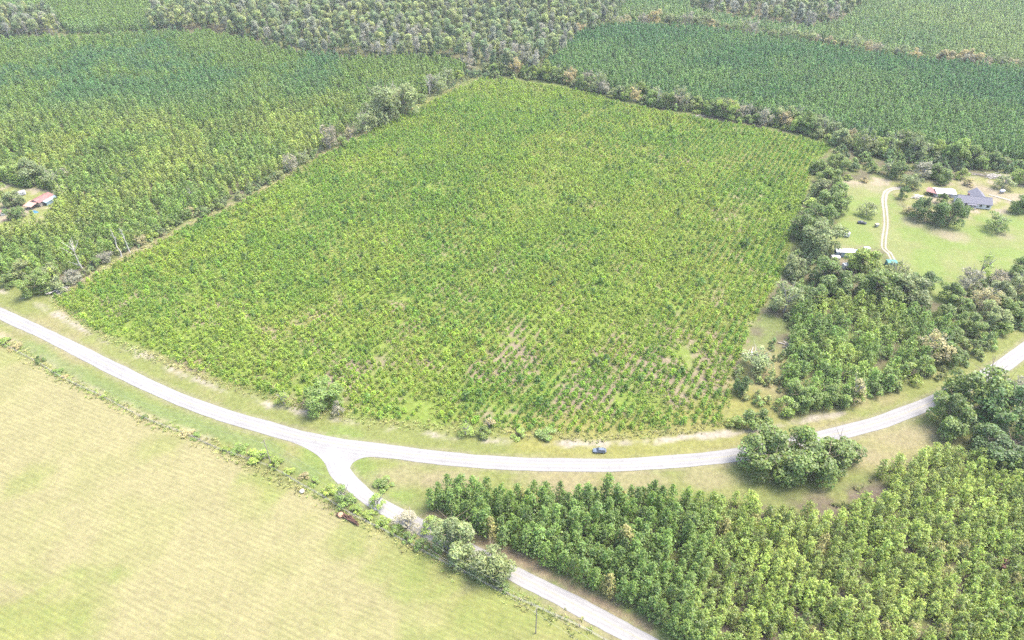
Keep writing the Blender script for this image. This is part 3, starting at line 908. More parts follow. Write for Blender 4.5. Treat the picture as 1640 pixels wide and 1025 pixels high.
scatter('pine_plantation', q, FARPINE, tint_field(q, (0.105, 0.170, 0.050), (0.150, 0.200, 0.058), 90, rp, 7.0, 0.16), 0.9, 1.25, rp, (0.8, 1.1), 'paler pine plantation in the top right distance', 'plantation')

# ---- near pine stand
rn = np.random.default_rng(44)
q = rows(STAND, 3.3, 2.7, ROWANG, rn, 0.45, 0.6, 0.04)
right_part = sstep(46, 72, q[:, 0] - 0.15 * (q[:, 1] - 120) + (fbm(q, 12, 1.1) - 0.5) * 16)
q_keep = rn.random(len(q)) > 0.05 * right_part + 0.4 * sstep(0.66, 0.76, fbm(q, 10, 2.0)) * right_part
q, right_part = q[q_keep], right_part[q_keep]
# the tan clearing below the roadside oaks stays open
cl = dist_line(q, PL([(1210, 800), (1290, 812), (1340, 806), (1400, 780)]))
m = cl > 4.0
q, right_part = q[m], right_part[m]
tn = tint_field(q, T_PINE, (0.100, 0.155, 0.030), 16, rn, 2.0, 0.17) * (1 - right_part[:, None]) + tint_field(q, T_PINEY, (0.180, 0.220, 0.042), 14, rn, 4.0, 0.18) * right_part[:, None]
odd = rn.random(len(q))
tn = np.where((odd < 0.03)[:, None], np.array([[0.20, 0.19, 0.06]]), tn)
nu, nv = proj_v(q)
visn = (nu > -5) & (nu < 1650) & (nv < 1060)
rank = np.argsort(-(nv + np.where(visn, 0, -5000)))
ind = set(rank[:300].tolist())
# edge rows show whole trees: make those individuals first
sc_n = np.clip(rn.normal(1.0, 0.13, len(q)), 0.65, 1.3)
for k in ind:
    soft = right_part[k] > 0.5
    pr = (SOFTPINE if soft else PINE)[int(rn.integers(0, 5))]
    place_tree('pine_tree', pr, q[k], sc_n[k], sc_n[k] * rn.uniform(.85, 1.12), tn[k],
               look(sc_n[k], tn[k]) + (' bushy pine, ' if soft else ' close-grown pine, ') + pic(q[k][0], q[k][1], 4.0),
               'pine tree', 'open-grown pines of the near stand' if soft else 'close-grown pines of the near stand', rn.uniform(0, 6.28))
rest = np.array([k for k in range(len(q)) if k not in ind])
J_PINE = [join_np('stand_pine', *p) for p in PINE[:5]]; J_SOFT = [join_np('stand_pine', *p) for p in SOFTPINE]
a = rest[right_part[rest] <= 0.5]; b = rest[right_part[rest] > 0.5]
scatter('pine_stand', q[a], J_PINE, tn[a], 1, 1, rn, (.85, 1.12), 'remaining dark pines packed in the near stand', 'pine stand', scl=sc_n[a])
scatter('pine_stand', q[b], J_SOFT, tn[b], 1, 1, rn, (.85, 1.12), 'remaining yellow-green pines in the near stand', 'pine stand', scl=sc_n[b])
# seedlings and brush on the stand floor
wd = fill(STAND, 0.16, rn); wd = wd[fbm(wd, 8, 3.0) > 0.5]
scatter('undergrowth', wd, WEED, tint_field(wd, (0.13, 0.15, 0.05), (0.17, 0.125, 0.085), 12, rn, 2.0, 0.2), 1.0, 2.4, rn, label='low brush on the floor of the near pine stand')

# ---- mid-right stand between road and farmstead
q = rows(MIDSTAND, 3.7, 3.3, ROWANG, rn, 1.3, 1.3, 0.10)
scatter('pine_stand', q, J_SOFT, tint_field(q, (0.100, 0.160, 0.023), (0.160, 0.205, 0.032), 22, rn, 4.0, 0.2, hard=(0.45, 0.75)), 0.8, 1.5, rn, (.7, 1.0), 'thicket of green pines between the road bend and the farmstead', 'pine stand')

# ------------------------------------------------------------------ single broadleaf trees, dead trees and shrubs
KIND = {'oak': (OAK, 12.0, 10.0), 'bush': (BUSH, 5.0, 4.6), 'slim': (SLIM, 5.2, 9.0), 'moss': (MOSSY, 10.0, 11.0), 'swamp': (SWAMP, 8.0, 22.0)}
TN = {'oak': T_OAK, 'dark': (0.076, 0.116, 0.027), 'grey': T_OAKG, 'lime': T_LIME, 'ash': T_GREY, 'straw': T_STRAW, 'mid': (0.110, 0.156, 0.030)}
def tree_at(u, v, wpx, kind, tint, label, name='broadleaf_tree', hr=None, group=None, cat='tree', pick=None):
    """(u, v): foot of the crown as seen; wpx: crown width in the photograph"""
    protos, pw, ph = KIND[kind]
    w = wpx / px_m(v) * (1.12 if kind == 'oak' else 1.0)
    x, y = P(u, v)
    y += 0.36 * w
    sw = w / pw
    h = w * (hr if hr else {'oak': 0.80, 'bush': 0.85, 'slim': 1.8, 'moss': 1.05, 'swamp': 2.4}[kind])
    pr = protos[random.randrange(len(protos)) if pick is None else pick % len(protos)]
    return place_tree(name, pr, (x, y), sw, h / ph, jit(TN[tint], 0.10), label, cat, group)
# beside the near side road and the junction
tree_at(728, 905, 80, 'oak', 'grey', 'larger silvery oak between the hay field fence and the side road', hr=.85, pick=0)
tree_at(788, 947, 74, 'oak', 'grey', 'smaller silvery oak next to the hay field fence at the side road', hr=.85, pick=1)
tree_at(550, 814, 34, 'slim', 'mid', 'slender open-crowned tree leaning over the side road mouth', hr=1.35)
tree_at(605, 820, 30, 'slim', 'lime', 'small lime green tree at the kink of the side road', hr=1.2)
tree_at(650, 858, 46, 'slim', 'ash', 'pale sparse tree partly hiding the side road', hr=.95)
tree_at(690, 858, 34, 'slim', 'lime', 'yellow-green sapling tree touching the larger silvery oak', hr=1.1)
tree_at(676, 884, 26, 'bush', 'mid', 'dark green shrub beneath the larger silvery oak', 'shrub', cat='shrub')
tree_at(738, 906, 22, 'bush', 'lime', 'bright green shrub between the two silvery oaks', 'shrub', cat='shrub')
tree_at(613, 786, 34, 'bush', 'mid', 'low spreading shrub on the grass triangle at the junction', 'shrub', hr=.4, cat='shrub')
tree_at(556, 812, 26, 'bush', 'mid', 'dark shrub at the foot of the slender tree by the junction', 'shrub', hr=.6, cat='shrub')
# roadside oaks on the right
tree_at(1246, 780, 98, 'oak', 'oak', 'left tree of the oak clump beside the main road', hr=.72, pick=2)
tree_at(1302, 786, 92, 'oak', 'mid', 'middle tree of the oak clump beside the main road', hr=.78, pick=3)
tree_at(1348, 772, 84, 'oak', 'oak', 'right tree of the oak clump beside the main road', hr=.75, pick=4)
tree_at(1532, 706, 76, 'oak', 'oak', 'rounded grey-green oak nearest the road at the right edge', hr=.85, pick=0)
tree_at(1585, 690, 104, 'oak', 'oak', 'tallest oak of the right edge clump, overhanging the road', hr=.9, pick=1)
tree_at(1630, 712, 96, 'oak', 'dark', 'dark oak cut by the right edge of the picture', hr=.85, pick=2)
tree_at(1604, 752, 70, 'oak', 'dark', 'low dark oak in front of the right edge clump', hr=.7, pick=3)
tree_at(1640, 775, 70, 'oak', 'dark', 'lowest dark oak at the right edge above the pine stand', hr=.7, pick=4)
tree_at(1558, 712, 22, 'slim', 'lime', 'vine-green slim tree in front of the right edge oaks', hr=2.0)
tree_at(1632, 640, 40, 'moss', 'ash', 'bare-looking grey tree behind the right edge oaks', hr=.9)
# foot of the sapling field
tree_at(453, 655, 28, 'slim', 'lime', 'small yellow-topped tree at the foot of the sapling field', hr=1.15)
tree_at(512, 670, 60, 'oak', 'mid', 'round green oak at the foot of the sapling field', hr=.72)
tree_at(541, 670, 22, 'slim', 'ash', 'thin whitish tree beside the round green oak', hr=1.5)
tree_at(746, 702, 26, 'slim', 'lime', 'pale green tree above the white roadside sand strip', hr=1.1)
tree_at(772, 704, 28, 'bush', 'oak', 'dark round shrub above the white roadside sand strip', 'shrub', hr=.7, cat='shrub')
tree_at(783, 690, 22, 'slim', 'straw', 'straw-coloured thin tree behind the dark round shrub', hr=1.1)
tree_at(832, 704, 26, 'bush', 'lime', 'grey-green weed shrub at the field foot behind the road', 'shrub', hr=.5, cat='shrub')
tree_at(875, 705, 34, 'bush', 'mid', 'flat green shrub at the field foot left of the parked car', 'shrub', hr=.4, cat='shrub')
tree_at(1190, 638, 28, 'oak', 'dark', 'narrow dark tree at the lower right corner of the sapling field', hr=1.25)
tree_at(1214, 606, 60, 'moss', 'grey', 'grey-green spreading tree at the lower right corner of the sapling field', hr=.75)
tree_at(1198, 692, 40, 'bush', 'mid', 'green shrub beside the road below the field corner', 'shrub', hr=.8, cat='shrub')
tree_at(1222, 688, 36, 'bush', 'oak', 'darker shrub right of the shrub below the field corner', 'shrub', hr=.85, cat='shrub')
tree_at(1175, 688, 24, 'bush', 'lime', 'small lime shrub left of the shrubs below the field corner', 'shrub', hr=.7, cat='shrub')
# oaks between the field and the farmstead, listed from the road upwards
seq = [(1262, 512, 60, 'moss', 'grey'), (1300, 500, 46, 'oak', 'mid'), (1276, 450, 44, 'oak', 'grey'), (1326, 470, 62, 'oak', 'oak'), (1352, 482, 50, 'oak', 'oak'), (1320, 420, 64, 'oak', 'grey'),
       (1288, 392, 54, 'oak', 'oak'), (1312, 368, 46, 'oak', 'mid'), (1338, 346, 52, 'oak', 'oak'), (1322, 322, 40, 'oak', 'grey'), (1330, 303, 40, 'oak', 'mid'), (1300, 345, 34, 'bush', 'lime'),
       (1345, 280, 34, 'oak', 'oak'), (1316, 282, 30, 'oak', 'mid')]
for k, a in enumerate(seq):
    tree_at(*a, {'grey': 'silvery', 'oak': 'dark', 'mid': 'green', 'lime': 'lime'}[a[4]] + ' tree in the belt between field and farmstead, %s counted from the road' % nth(k + 1),
            group='trees between the sapling field and the farmstead')
seq = [(1386, 446, 56, 'oak', 'lime'), (1412, 496, 76, 'oak', 'oak'), (1456, 500, 72, 'oak', 'grey'), (1484, 478, 46, 'oak', 'dark'), (1440, 462, 48, 'moss', 'grey')]
for a, l in zip(seq, ('yellowish oak in front of the pale trailers', 'large dark oak below the pale trailers', 'large silvery oak at the lower tip of the lawn', 'dark oak at the lower edge of the lawn', 'silvery oak beside the teal shed')):
    tree_at(*a, l)
# belt between the lawn and the road bend
rb = random.Random(5)
belt = [(1530, 492, 42, 'oak', 'oak'), (1556, 472, 44, 'moss', 'ash'), (1520, 516, 34, 'bush', 'mid'), (1548, 510, 38, 'oak', 'mid'), (1580, 500, 44, 'moss', 'straw'), (1610, 492, 44, 'oak', 'grey'), (1636, 478, 40, 'moss', 'grey'),
        (1560, 540, 40, 'oak', 'oak'), (1596, 530, 44, 'oak', 'grey'), (1625, 516, 40, 'oak', 'mid'), (1534, 560, 40, 'bush', 'mid'), (1500, 590, 60, 'moss', 'straw'), (1530, 590, 40, 'oak', 'oak'), (1480, 606, 40, 'bush', 'mid'),
        (1455, 618, 44, 'bush', 'lime'), (1428, 632, 40, 'bush', 'oak'), (1405, 640, 30, 'bush', 'mid'), (1370, 652, 34, 'slim', 'straw'), (1335, 660, 50, 'oak', 'mid'), (1290, 664, 50, 'oak', 'mid'), (1262, 668, 40, 'bush', 'lime'),
        (1585, 560, 34, 'bush', 'mid'), (1562, 572, 30, 'bush', 'oak'), (1612, 540, 30, 'bush', 'lime'), (1645, 455, 40, 'oak', 'mid'), (1600, 462, 34, 'moss', 'ash'), (1575, 452, 30, 'slim', 'lime'), (1640, 530, 40, 'oak', 'mid'), (1670, 505, 50, 'oak', 'oak')]
belt.sort(key=lambda t: -t[1])
WORD = {'grey': 'silvery', 'oak': 'dark', 'mid': 'green', 'lime': 'lime', 'ash': 'ashen', 'straw': 'straw-tinged', 'dark': 'dark'}
for k, a in enumerate(belt):
    tree_at(*a, WORD[a[4]] + ' %s in the roadside belt below the lawn, %s counted uphill' % ('shrub' if a[3] == 'bush' else 'tree', nth(k + 1)), 'shrub' if a[3] == 'bush' else 'broadleaf_tree',
            cat='shrub' if a[3] == 'bush' else 'tree', group='roadside belt below the lawn')
# farmstead trees
for a in [(1393, 350, 38, 'moss', 'grey', 'wide-open greyish tree standing alone left of the sandy drive', .75), (1446, 321, 15, 'oak', 'dark', 'small dark evergreen right of the drive top', 1.4),
          (1456, 303, 30, 'moss', 'grey', 'thin greyish tree above the pale board pile', .9), (1482, 290, 36, 'moss', 'ash', 'ashen tree behind the red-roofed lean-to', .9), (1516, 298, 32, 'oak', 'mid', 'green tree behind the white metal shed', .8),
          (1526, 370, 44, 'oak', 'dark', 'big dark evergreen in front of the grey-roofed house', 1.0), (1484, 358, 38, 'oak', 'dark', 'dark evergreen left of the big one in front of the house', .95), (1458, 346, 24, 'moss', 'straw', 'brownish tree at the left end of the house trees', .7),
          (1548, 350, 22, 'oak', 'mid', 'small tree close to the house corner', .8), (1604, 376, 46, 'moss', 'mid', 'lone spreading tree on the lawn below the house', .72), (1640, 346, 34, 'oak', 'mid', 'round green tree at the right edge of the lawn', .9),
          (1612, 308, 38, 'moss', 'grey', 'greyish tree behind the house beside the round tank', .75), (1640, 300, 34, 'oak', 'lime', 'lime tree at the right edge behind the house', .7), (1438, 290, 26, 'oak', 'dark', 'dark tree where the drive bends', 1.0),
          (1360, 290, 16, 'bush', 'lime', 'little shrub on the sandy patch above the drive', .6), (1385, 293, 14, 'bush', 'straw', 'second little shrub on the sandy patch above the drive', .6), (1555, 300, 18, 'bush', 'straw', 'yellowish shrub between shed and house', .8), (1468, 306, 26, 'moss', 'grey', 'thin tree just left of the rusty lean-to', .9), (1500, 290, 30, 'oak', 'mid', 'round green tree right behind the rusty lean-to', .9),
          (1425, 285, 30, 'moss', 'grey', 'greyish tree at the head of the drive', .9), (1545, 290, 24, 'bush', 'lime', 'lime bush behind the gap between shed and house', .8), (1512, 330, 20, 'oak', 'mid', 'small tree in front of the white shed', .9)]:
    tree_at(*a[:5], a[5], hr=a[6])
# hedgerow behind the sapling field
far_line = crom(PL([(772, 117), (820, 121), (860, 126), (900, 134), (960, 150), (1000, 160), (1060, 173), (1120, 181), (1180, 194), (1240, 203), (1300, 217), (1350, 236), (1400, 248), (1460, 256), (1520, 264), (1580, 268), (1640, 275), (1720, 285)]), 3.0)
rh = random.Random(9)
cum = 0; last = None; spots = []
acc = 0.0
for a, b in zip(far_line[:-1], far_line[1:]):
    acc += float(np.hypot(*(b - a)))
    if acc > 5.2:
        acc = rh.uniform(-1.0, 1.0)
        spots.append(a)
k = 0
for s in spots:
    for row in range(2):
        if row and rh.random() < 0.35:
            continue
        off = row * rh.uniform(5, 10)
        x, y = s[0] + rh.uniform(-1.5, 1.5) + 0.5 * off, s[1] + 1.5 + 0.86 * off + rh.uniform(-1, 1)
        kd = rh.choice(['oak', 'oak', 'oak', 'moss', 'moss', 'bush', 'bush'] if row == 0 else ['oak', 'moss', 'moss', 'oak'])
        tn = rh.choice(['oak', 'mid', 'grey', 'lime', 'mid', 'grey']) if kd != 'moss' else rh.choice(['grey', 'ash', 'grey', 'straw', 'mid'])
        protos, pw, ph = KIND[kd]
        w = {'oak': rh.uniform(10, 16), 'moss': rh.uniform(10, 15), 'bush': rh.uniform(7, 10)}[kd]
        h = w * {'oak': rh.uniform(.8, 1.1), 'moss': rh.uniform(1.0, 1.35), 'bush': .8}[kd]
        k += 1
        if row == 0:
            kk = nth(k)
        place_tree('hedgerow_tree', protos[rh.randrange(len(protos))], (x, y), w / pw, h / ph, jit(TN[tn], .12),
                   '%s %s in the far hedgerow, %s from the field\'s top corner' % (WORD[tn], {'oak': 'rounded tree', 'moss': 'ragged tree', 'bush': 'low bush'}[kd], nth(k)),
                   'tree', 'hedgerow behind the sapling field', rh.uniform(0, 6.28))
# thicket between far hedgerow and farmstead
rt = np.random.default_rng(8)
THICK = PL([(1350, 232), (1420, 240), (1500, 252), (1640, 266), (1740, 275), (1740, 292), (1640, 278), (1560, 274), (1480, 276), (1400, 278), (1345, 270), (1325, 262)])
q = fill(THICK, 0.035, rt)
scatter('undergrowth', q, FARBUSH, tint_field(q, (0.075, 0.125, 0.035), (0.14, 0.19, 0.04), 18, rt, 3.0, .2), 0.7, 1.3, rt, label='green thicket of vines and bushes behind the farmstead', cat='thicket')
q = np.concatenate([far_line + rt.normal(0, 2.6, far_line.shape) + np.array([2.0, 3.0]) for _ in range(3)])
scatter('undergrowth', q, FARBUSH, tint_field(q, (0.10, 0.16, 0.038), (0.18, 0.225, 0.048), 14, rt, 5.0, .2), 0.5, 1.1, rt, label='vines and low bushes filling the far hedgerow', cat='bushes')
BELT2 = PL([(1300, 262), (1345, 275), (1350, 300), (1338, 345), (1325, 385), (1335, 420), (1350, 440), (1400, 455), (1440, 470), (1480, 490), (1420, 500), (1350, 490), (1285, 505), (1262, 512), (1240, 505), (1236, 480), (1262, 431), (1272, 368), (1294, 306)])
q = fill(BELT2, 0.045, rt)
scatter('undergrowth', q, FARBUSH, tint_field(q, (0.075, 0.115, 0.035), (0.14, 0.175, 0.05), 14, rt, 5.0, .2), 0.4, 0.95, rt, label='bushes beneath the oaks between field and farmstead', cat='bushes')
q = np.concatenate([fill(PL([(1205, 560), (1240, 545), (1262, 560), (1256, 650), (1200, 680), (1180, 650), (1178, 600)]), 0.05, rt), fill(PL([(1500, 500), (1545, 455), (1580, 442), (1640, 432), (1700, 430), (1700, 480), (1640, 520), (1590, 565), (1520, 610), (1480, 606), (1500, 540)]), 0.05, rt)])
scatter('undergrowth', q, FARBUSH, tint_field(q, (0.095, 0.14, 0.035), (0.175, 0.195, 0.055), 14, rt, 5.0, .2), 0.25, 0.8, rt, label='low bushes in the clearing and the roadside belt', cat='bushes')
# hedgerow along the left edge of the field: listed from the top corner down to the road
L = [(752, 120, 26, 'moss', 'ash', 1.1), (735, 128, 18, 'bush', 'lime', .9), (716, 138, 26, 'moss', 'grey', 1.2), (700, 152, 34, 'moss', 'grey', 1.1), (690, 150, 16, 'slim', 'ash', 2.2), (672, 166, 20, 'bush', 'mid', .8), (645, 190, 50, 'oak', 'grey', .95),
     (612, 205, 66, 'oak', 'grey', .95), (628, 180, 50, 'moss', 'grey', .95), (582, 218, 42, 'moss', 'grey', 1.0), (560, 225, 18, 'slim', 'straw', 1.5), (545, 236, 22, 'bush', 'mid', .8), (526, 243, 36, 'moss', 'ash', 1.3), (505, 255, 20, 'bush', 'mid', .8),
     (486, 265, 26, 'moss', 'grey', .9), (464, 278, 28, 'moss', 'ash', 1.25), (446, 288, 18, 'bush', 'grey', .8), (425, 298, 18, 'bush', 'mid', .8), (400, 310, 18, 'bush', 'oak', .8), (382, 322, 20, 'bush', 'grey', .8), (345, 338, 24, 'bush', 'oak', .8), (325, 348, 20, 'bush', 'dark', .8),
     (302, 348, 22, 'moss', 'straw', .8), (308, 322, 12, 'slim', 'ash', 1.6), (270, 368, 22, 'bush', 'mid', .8), (240, 385, 22, 'bush', 'lime', .8), (222, 396, 26, 'moss', 'straw', .7), (168, 424, 30, 'moss', 'ash', .7), (150, 432, 24, 'bush', 'mid', .8),
     (112, 458, 36, 'moss', 'ash', .75), (92, 470, 34, 'bush', 'grey', .8), (55, 480, 46, 'oak', 'oak', .8), (75, 452, 36, 'moss', 'grey', .8), (30, 452, 40, 'oak', 'grey', .8), (10, 462, 30, 'bush', 'oak', .8), (-20, 445, 46, 'oak', 'mid', .8)]
for k, a in enumerate(L):
    tree_at(*a[:5], '%s %s along the left field edge, %s down from the top corner' % (WORD[a[4]], {'oak': 'tree', 'moss': 'ragged tree', 'bush': 'shrub', 'slim': 'thin tree'}[a[3]], nth(k + 1)), 'hedgerow_tree', hr=a[5], group='hedgerow along the left field edge')
# left homestead
for a in [(50, 300, 46, 'oak', 'grey', 'grey-green tree behind the red-roofed house', .8), (78, 306, 40, 'moss', 'grey', 'ragged greyish tree right behind the red-roofed house', .8), (20, 292, 36, 'oak', 'mid', 'green tree above the small left yard', .8), (14, 336, 34, 'oak', 'grey', 'tree left of the red-roofed house among the junk', .8),
          (96, 322, 30, 'moss', 'grey', 'thin tree at the right end of the small left yard', .8), (22, 356, 26, 'oak', 'dark', 'dark small tree in front of the junk in the left yard', .8), (105, 292, 20, 'moss', 'ash', 'bare brownish tree poking out of the left plantation', 1.2), (-15, 330, 40, 'oak', 'oak', 'tree cut by the left edge of the picture at the yard', .8)]:
    tree_at(*a[:5], a[5], hr=a[6])
o = tree_at(1610, 912, 26, 'moss', 'straw', 'reddish dead-topped bush in the near stand by the right edge', 'shrub', hr=.7, cat='shrub')
o.children[0]['tint'] = [0.34, 0.17, 0.13]
o = tree_at(139, 320, 12, 'slim', 'straw', 'small rust-red tree in the left plantation', hr=1.3)
o.children[0]['tint'] = [0.36, 0.20, 0.10]
# shrubs along the hay field fence
fl = [(3, 556, 26, 'bush', 'mid', .35), (22, 562, 22, 'bush', 'straw', .3), (62, 583, 15, 'bush', 'oak', .95), (88, 602, 20, 'bush', 'mid', .35), (100, 608, 14, 'bush', 'straw', .3), (165, 640, 10, 'bush', 'lime', .7), (156, 636, 7, 'slim', 'straw', .9), (230, 672, 12, 'bush', 'mid', .5),
      (295, 702, 26, 'bush', 'straw', .3), (312, 704, 18, 'bush', 'mid', .35), (358, 726, 16, 'bush', 'lime', .5), (380, 728, 30, 'bush', 'mid', .3), (405, 742, 34, 'bush', 'lime', .5), (422, 740, 22, 'slim', 'lime', .9), (440, 752, 26, 'bush', 'lime', .6), (462, 762, 20, 'bush', 'lime', .4), (485, 770, 18, 'bush', 'straw', .5), (503, 778, 20, 'bush', 'lime', .5),
      (526, 796, 26, 'bush', 'lime', .55), (570, 824, 22, 'bush', 'lime', .5), (592, 832, 24, 'bush', 'lime', .5), (612, 846, 26, 'bush', 'lime', .5), (634, 858, 24, 'bush', 'lime', .6), (655, 872, 26, 'bush', 'mid', .6), (700, 892, 20, 'bush', 'mid', .5), (756, 920, 22, 'bush', 'mid', .5), (805, 950, 24, 'bush', 'oak', .6)]
for k, a in enumerate(fl):
    tree_at(*a[:5], '%s shrub on the hay field fence line, %s from the picture\'s left' % (WORD[a[4]], nth(k + 1)), 'shrub', hr=a[5], cat='shrub', group='shrubs along the hay field fence')
# swamp woods across the top of the picture
rw = np.random.default_rng(77)
def wood(poly, gap, label, group, tints, hs=(0.85, 1.2), limit=400):
    q = rows(poly, gap, gap, R(20), rw, gap * 0.3, gap * 0.3, 0.08)
    vu, vv = proj_v(q)
    rank = vv + np.where((vu > 8) & (vu < 1632) & (vv > 5), 0, -5000)
    order = np.argsort(-rank)
    for k in order[:limit]:
        s = rw.uniform(*hs)
        t = tints[int(rw.integers(0, len(tints)))]
        bare = rw.random() < .22
        t = (0.185, 0.182, 0.135) if bare else t
        place_tree('swamp_tree', SWAMPB[int(rw.integers(0, 3))] if bare else SWAMP[int(rw.integers(0, 6))], q[k], s * rw.uniform(.85, 1.2), s, jit(t, .12), look(s * 1.1, t) + label + pic(q[k][0], q[k][1], 14 * s), 'tree', group, rw.uniform(0, 6.28))
    return q[order[limit:]]
TW = [(0.142, 0.178, 0.060), (0.112, 0.158, 0.058), (0.168, 0.198, 0.062), (0.165, 0.176, 0.112), (0.126, 0.166, 0.072), (0.182, 0.202, 0.074)]
W1 = PL([(-80, 66), (0, 64), (78, 62), (104, 52), (90, 34), (0, 32), (-80, 34)])
W2 = PL([(240, 54), (330, 53), (400, 66), (480, 88), (560, 97), (640, 99), (700, 95), (760, 105), (800, 118), (860, 122), (905, 90), (950, 58), (985, 40), (1000, 10), (1010, -25), (600, -25), (360, -25), (330, 8), (240, 34)])
more = [wood(W1, 8.0, ' tree of the corner wood, ', 'wood at the top left corner', TW, (0.8, 1.05), 26),
        wood(W2, 8.4, ' tree of the mixed wood, ', 'mixed wood across the top middle', TW, (0.6, 1.1), 200),
        wood(W3, 10.0, ' tree of the far wood, ', 'wood at the top right', TW, (0.75, 1.0), 50)]
more = np.concatenate(more)
J_SW = [join_np('swamp_tree_far', *p) for p in SWAMP]
scatter('woods', more, J_SW, np.array([TW[int(i)] for i in rw.integers(0, 6, len(more))]) * rw.uniform(.8, 1.2, (len(more), 1)), 0.75, 1.08, rw, label='rest of the mixed woods fading into haze at the top', cat='wood')
strip4 = crom(PL([(890, 82), (930, 58), (1000, 44), (1060, 40), (1110, 48), (1200, 58), (1290, 72), (1345, 80), (1430, 97), (1530, 107), (1600, 112), (1680, 120)]), 7.5)
for p in strip4:
    kd = MOSSY if rw.random() < .7 else OAK
    s = rw.uniform(1.0, 1.8)
    place_tree('hedgerow_tree', kd[int(rw.integers(0, 4))], (p[0] + rw.normal(0, 2), p[1] + rw.normal(0, 3)), s * .95, s, jit(TN[['grey', 'ash', 'grey', 'straw', 'oak'][int(rw.integers(0, 5))]], .12),
               'ragged greyish tree of the far strip, ' + pic(p[0], p[1], 6.0), 'tree', 'tree strip behind the dark plantation', rw.uniform(0, 6.28))
# understorey at the foot of the woods
q = np.concatenate([fill(W2, 0.012, rw), fill(W1, 0.012, rw), fill(W3, 0.008, rw)])
scatter('undergrowth', q, FARBUSH, tint_field(q, (0.055, 0.095, 0.04), (0.10, 0.14, 0.045), 30, rw, 3.0, .2), 0.8, 1.5, rw, label='dark understorey bushes beneath the top woods', cat='bushes')
q = np.concatenate([fill(PL([(740, 122), (800, 128), (880, 132), (960, 150), (950, 138), (900, 118), (870, 100), (800, 100)]), 0.03, rw)])
scatter('undergrowth', q, FARBUSH, tint_field(q, (0.075, 0.115, 0.04), (0.13, 0.165, 0.045), 30, rw, 3.0, .2), 0.6, 1.2, rw, label='bushes behind the top corner of the sapling field', cat='bushes')
# low scrub along the left hedgerow foot
ln = np.array(LEFT_EDGE); q = []
for a, b in zip(ln[:-1], ln[1:]):
    for t in np.arange(0, 1, 2.2 / np.hypot(*(b - a))):
        c = a + (b - a) * t; q.append(c + np.array([-0.86, 0.5]) * rw.uniform(2.0, 8.0))
q = np.array(q)
scatter('undergrowth', q, FARBUSH, tint_field(q, (0.085, 0.125, 0.045), (0.15, 0.175, 0.06), 20, rw, 3.0, .2), 0.3, 0.85, rw, label='low scrub along the left edge of the field', cat='scrub')
# rough grass: along field edges and road verges
EDGE = [HAY[1:20], PL([(82, 478), (172, 540), (300, 592), (410, 630), (560, 668), (710, 685), (820, 692), (920, 700), (1032, 696), (1120, 686), (1170, 672)]), LEFT_EDGE]
q = []
for e in EDGE:
    e = crom(e, 1.0)
    for _ in range(5):
        q.append(e + rw.normal(0, 1.3, e.shape))
q = np.concatenate(q)
scatter('grass', q, WEED, tint_field(q, (0.20, 0.235, 0.07), (0.25, 0.24, 0.10), 9, rw, 3.0, .2), 0.5, 1.3, rw, label='long rough grass along field edges and fence')
#@@BUILT
# ------------------------------------------------------------------ haze: the closed box of air round camera and land
hm, nt, out = new_mat('haze_air')
pv = nd(nt, 'ShaderNodeVolumePrincipled')
pv.inputs['Color'].default_value = (0.86, 0.92, 1.0, 1)
pv.inputs['Density'].default_value = 0.00008
pv.inputs['Anisotropy'].default_value = 0.1
nt.links.new(pv.outputs[0], out.inputs['Volume'])
hz = MB().box((0, 0, 93.0), (12100, 12100, 190.0)).build('haze', hm)
tag(hz, 'thin bluish summer haze over the whole landscape', kind='stuff')

# ------------------------------------------------------------------ built things
M = {'white': plain('white_siding', (0.50, 0.50, 0.49), 0.7, 0.08), 'roofgrey': plain('grey_shingles', (0.105, 0.105, 0.125), 0.85, 0.14, 2.5), 'glass': plain('dark_glass', (0.02, 0.025, 0.03), 0.15, 0.1, 1.0, 0.6),
     'trim': plain('pale_trim', (0.42, 0.42, 0.42), 0.6, 0.05), 'door': plain('brown_door', (0.10, 0.06, 0.045), 0.6, 0.1), 'whitemetal': plain('white_metal', (0.46, 0.46, 0.47), 0.45, 0.1, 0.8, 0.4), 'rust': plain('rusty_red_metal', (0.19, 0.095, 0.085), 0.75, 0.35, 1.2),
     'peach': plain('faded_peach_metal', (0.34, 0.19, 0.15), 0.6, 0.22, 0.8), 'paleblue': plain('pale_blue_metal', (0.20, 0.27, 0.30), 0.6, 0.12, 0.8), 'blue': plain('blue_tarp', (0.08, 0.22, 0.32), 0.6, 0.15, 1.0), 'teal': plain('teal_siding', (0.05, 0.15, 0.135), 0.7, 0.12, 1.0),
     'wood': plain('grey_boards', (0.27, 0.235, 0.20), 0.9, 0.2, 2.0), 'pole': plain('pole_wood', (0.22, 0.19, 0.16), 0.9, 0.2, 2.0), 'tyre': plain('tyre_rubber', (0.02, 0.02, 0.02), 0.9, 0.1), 'rim': plain('wheel_rim', (0.25, 0.25, 0.26), 0.35, 0.1, 1, 0.5),
     'silver': plain('silver_blue_paint', (0.085, 0.11, 0.145), 0.25, 0.04, 1.0, 0.6), 'darkpaint': plain('dark_paint', (0.025, 0.028, 0.04), 0.3, 0.1, 1.0, 0.5), 'lamp': plain('lamp_lens', (0.4, 0.4, 0.4), 0.2), 'redlamp': plain('red_lens', (0.25, 0.02, 0.02), 0.3),
     'tan': plain('tan_paint', (0.30, 0.26, 0.19), 0.6, 0.1), 'stone': plain('pale_stone', (0.36, 0.33, 0.29), 0.9, 0.2, 3.0), 'tanstone': plain('tan_stone', (0.34, 0.19, 0.12), 0.9, 0.2, 3.0), 'wire': plain('weathered_wire', (0.22, 0.22, 0.22), 0.5, 0.1, 1, 0.4, 0.4), 'brick': plain('red_brick', (0.17, 0.07, 0.055), 0.9, 0.2, 3.0)}
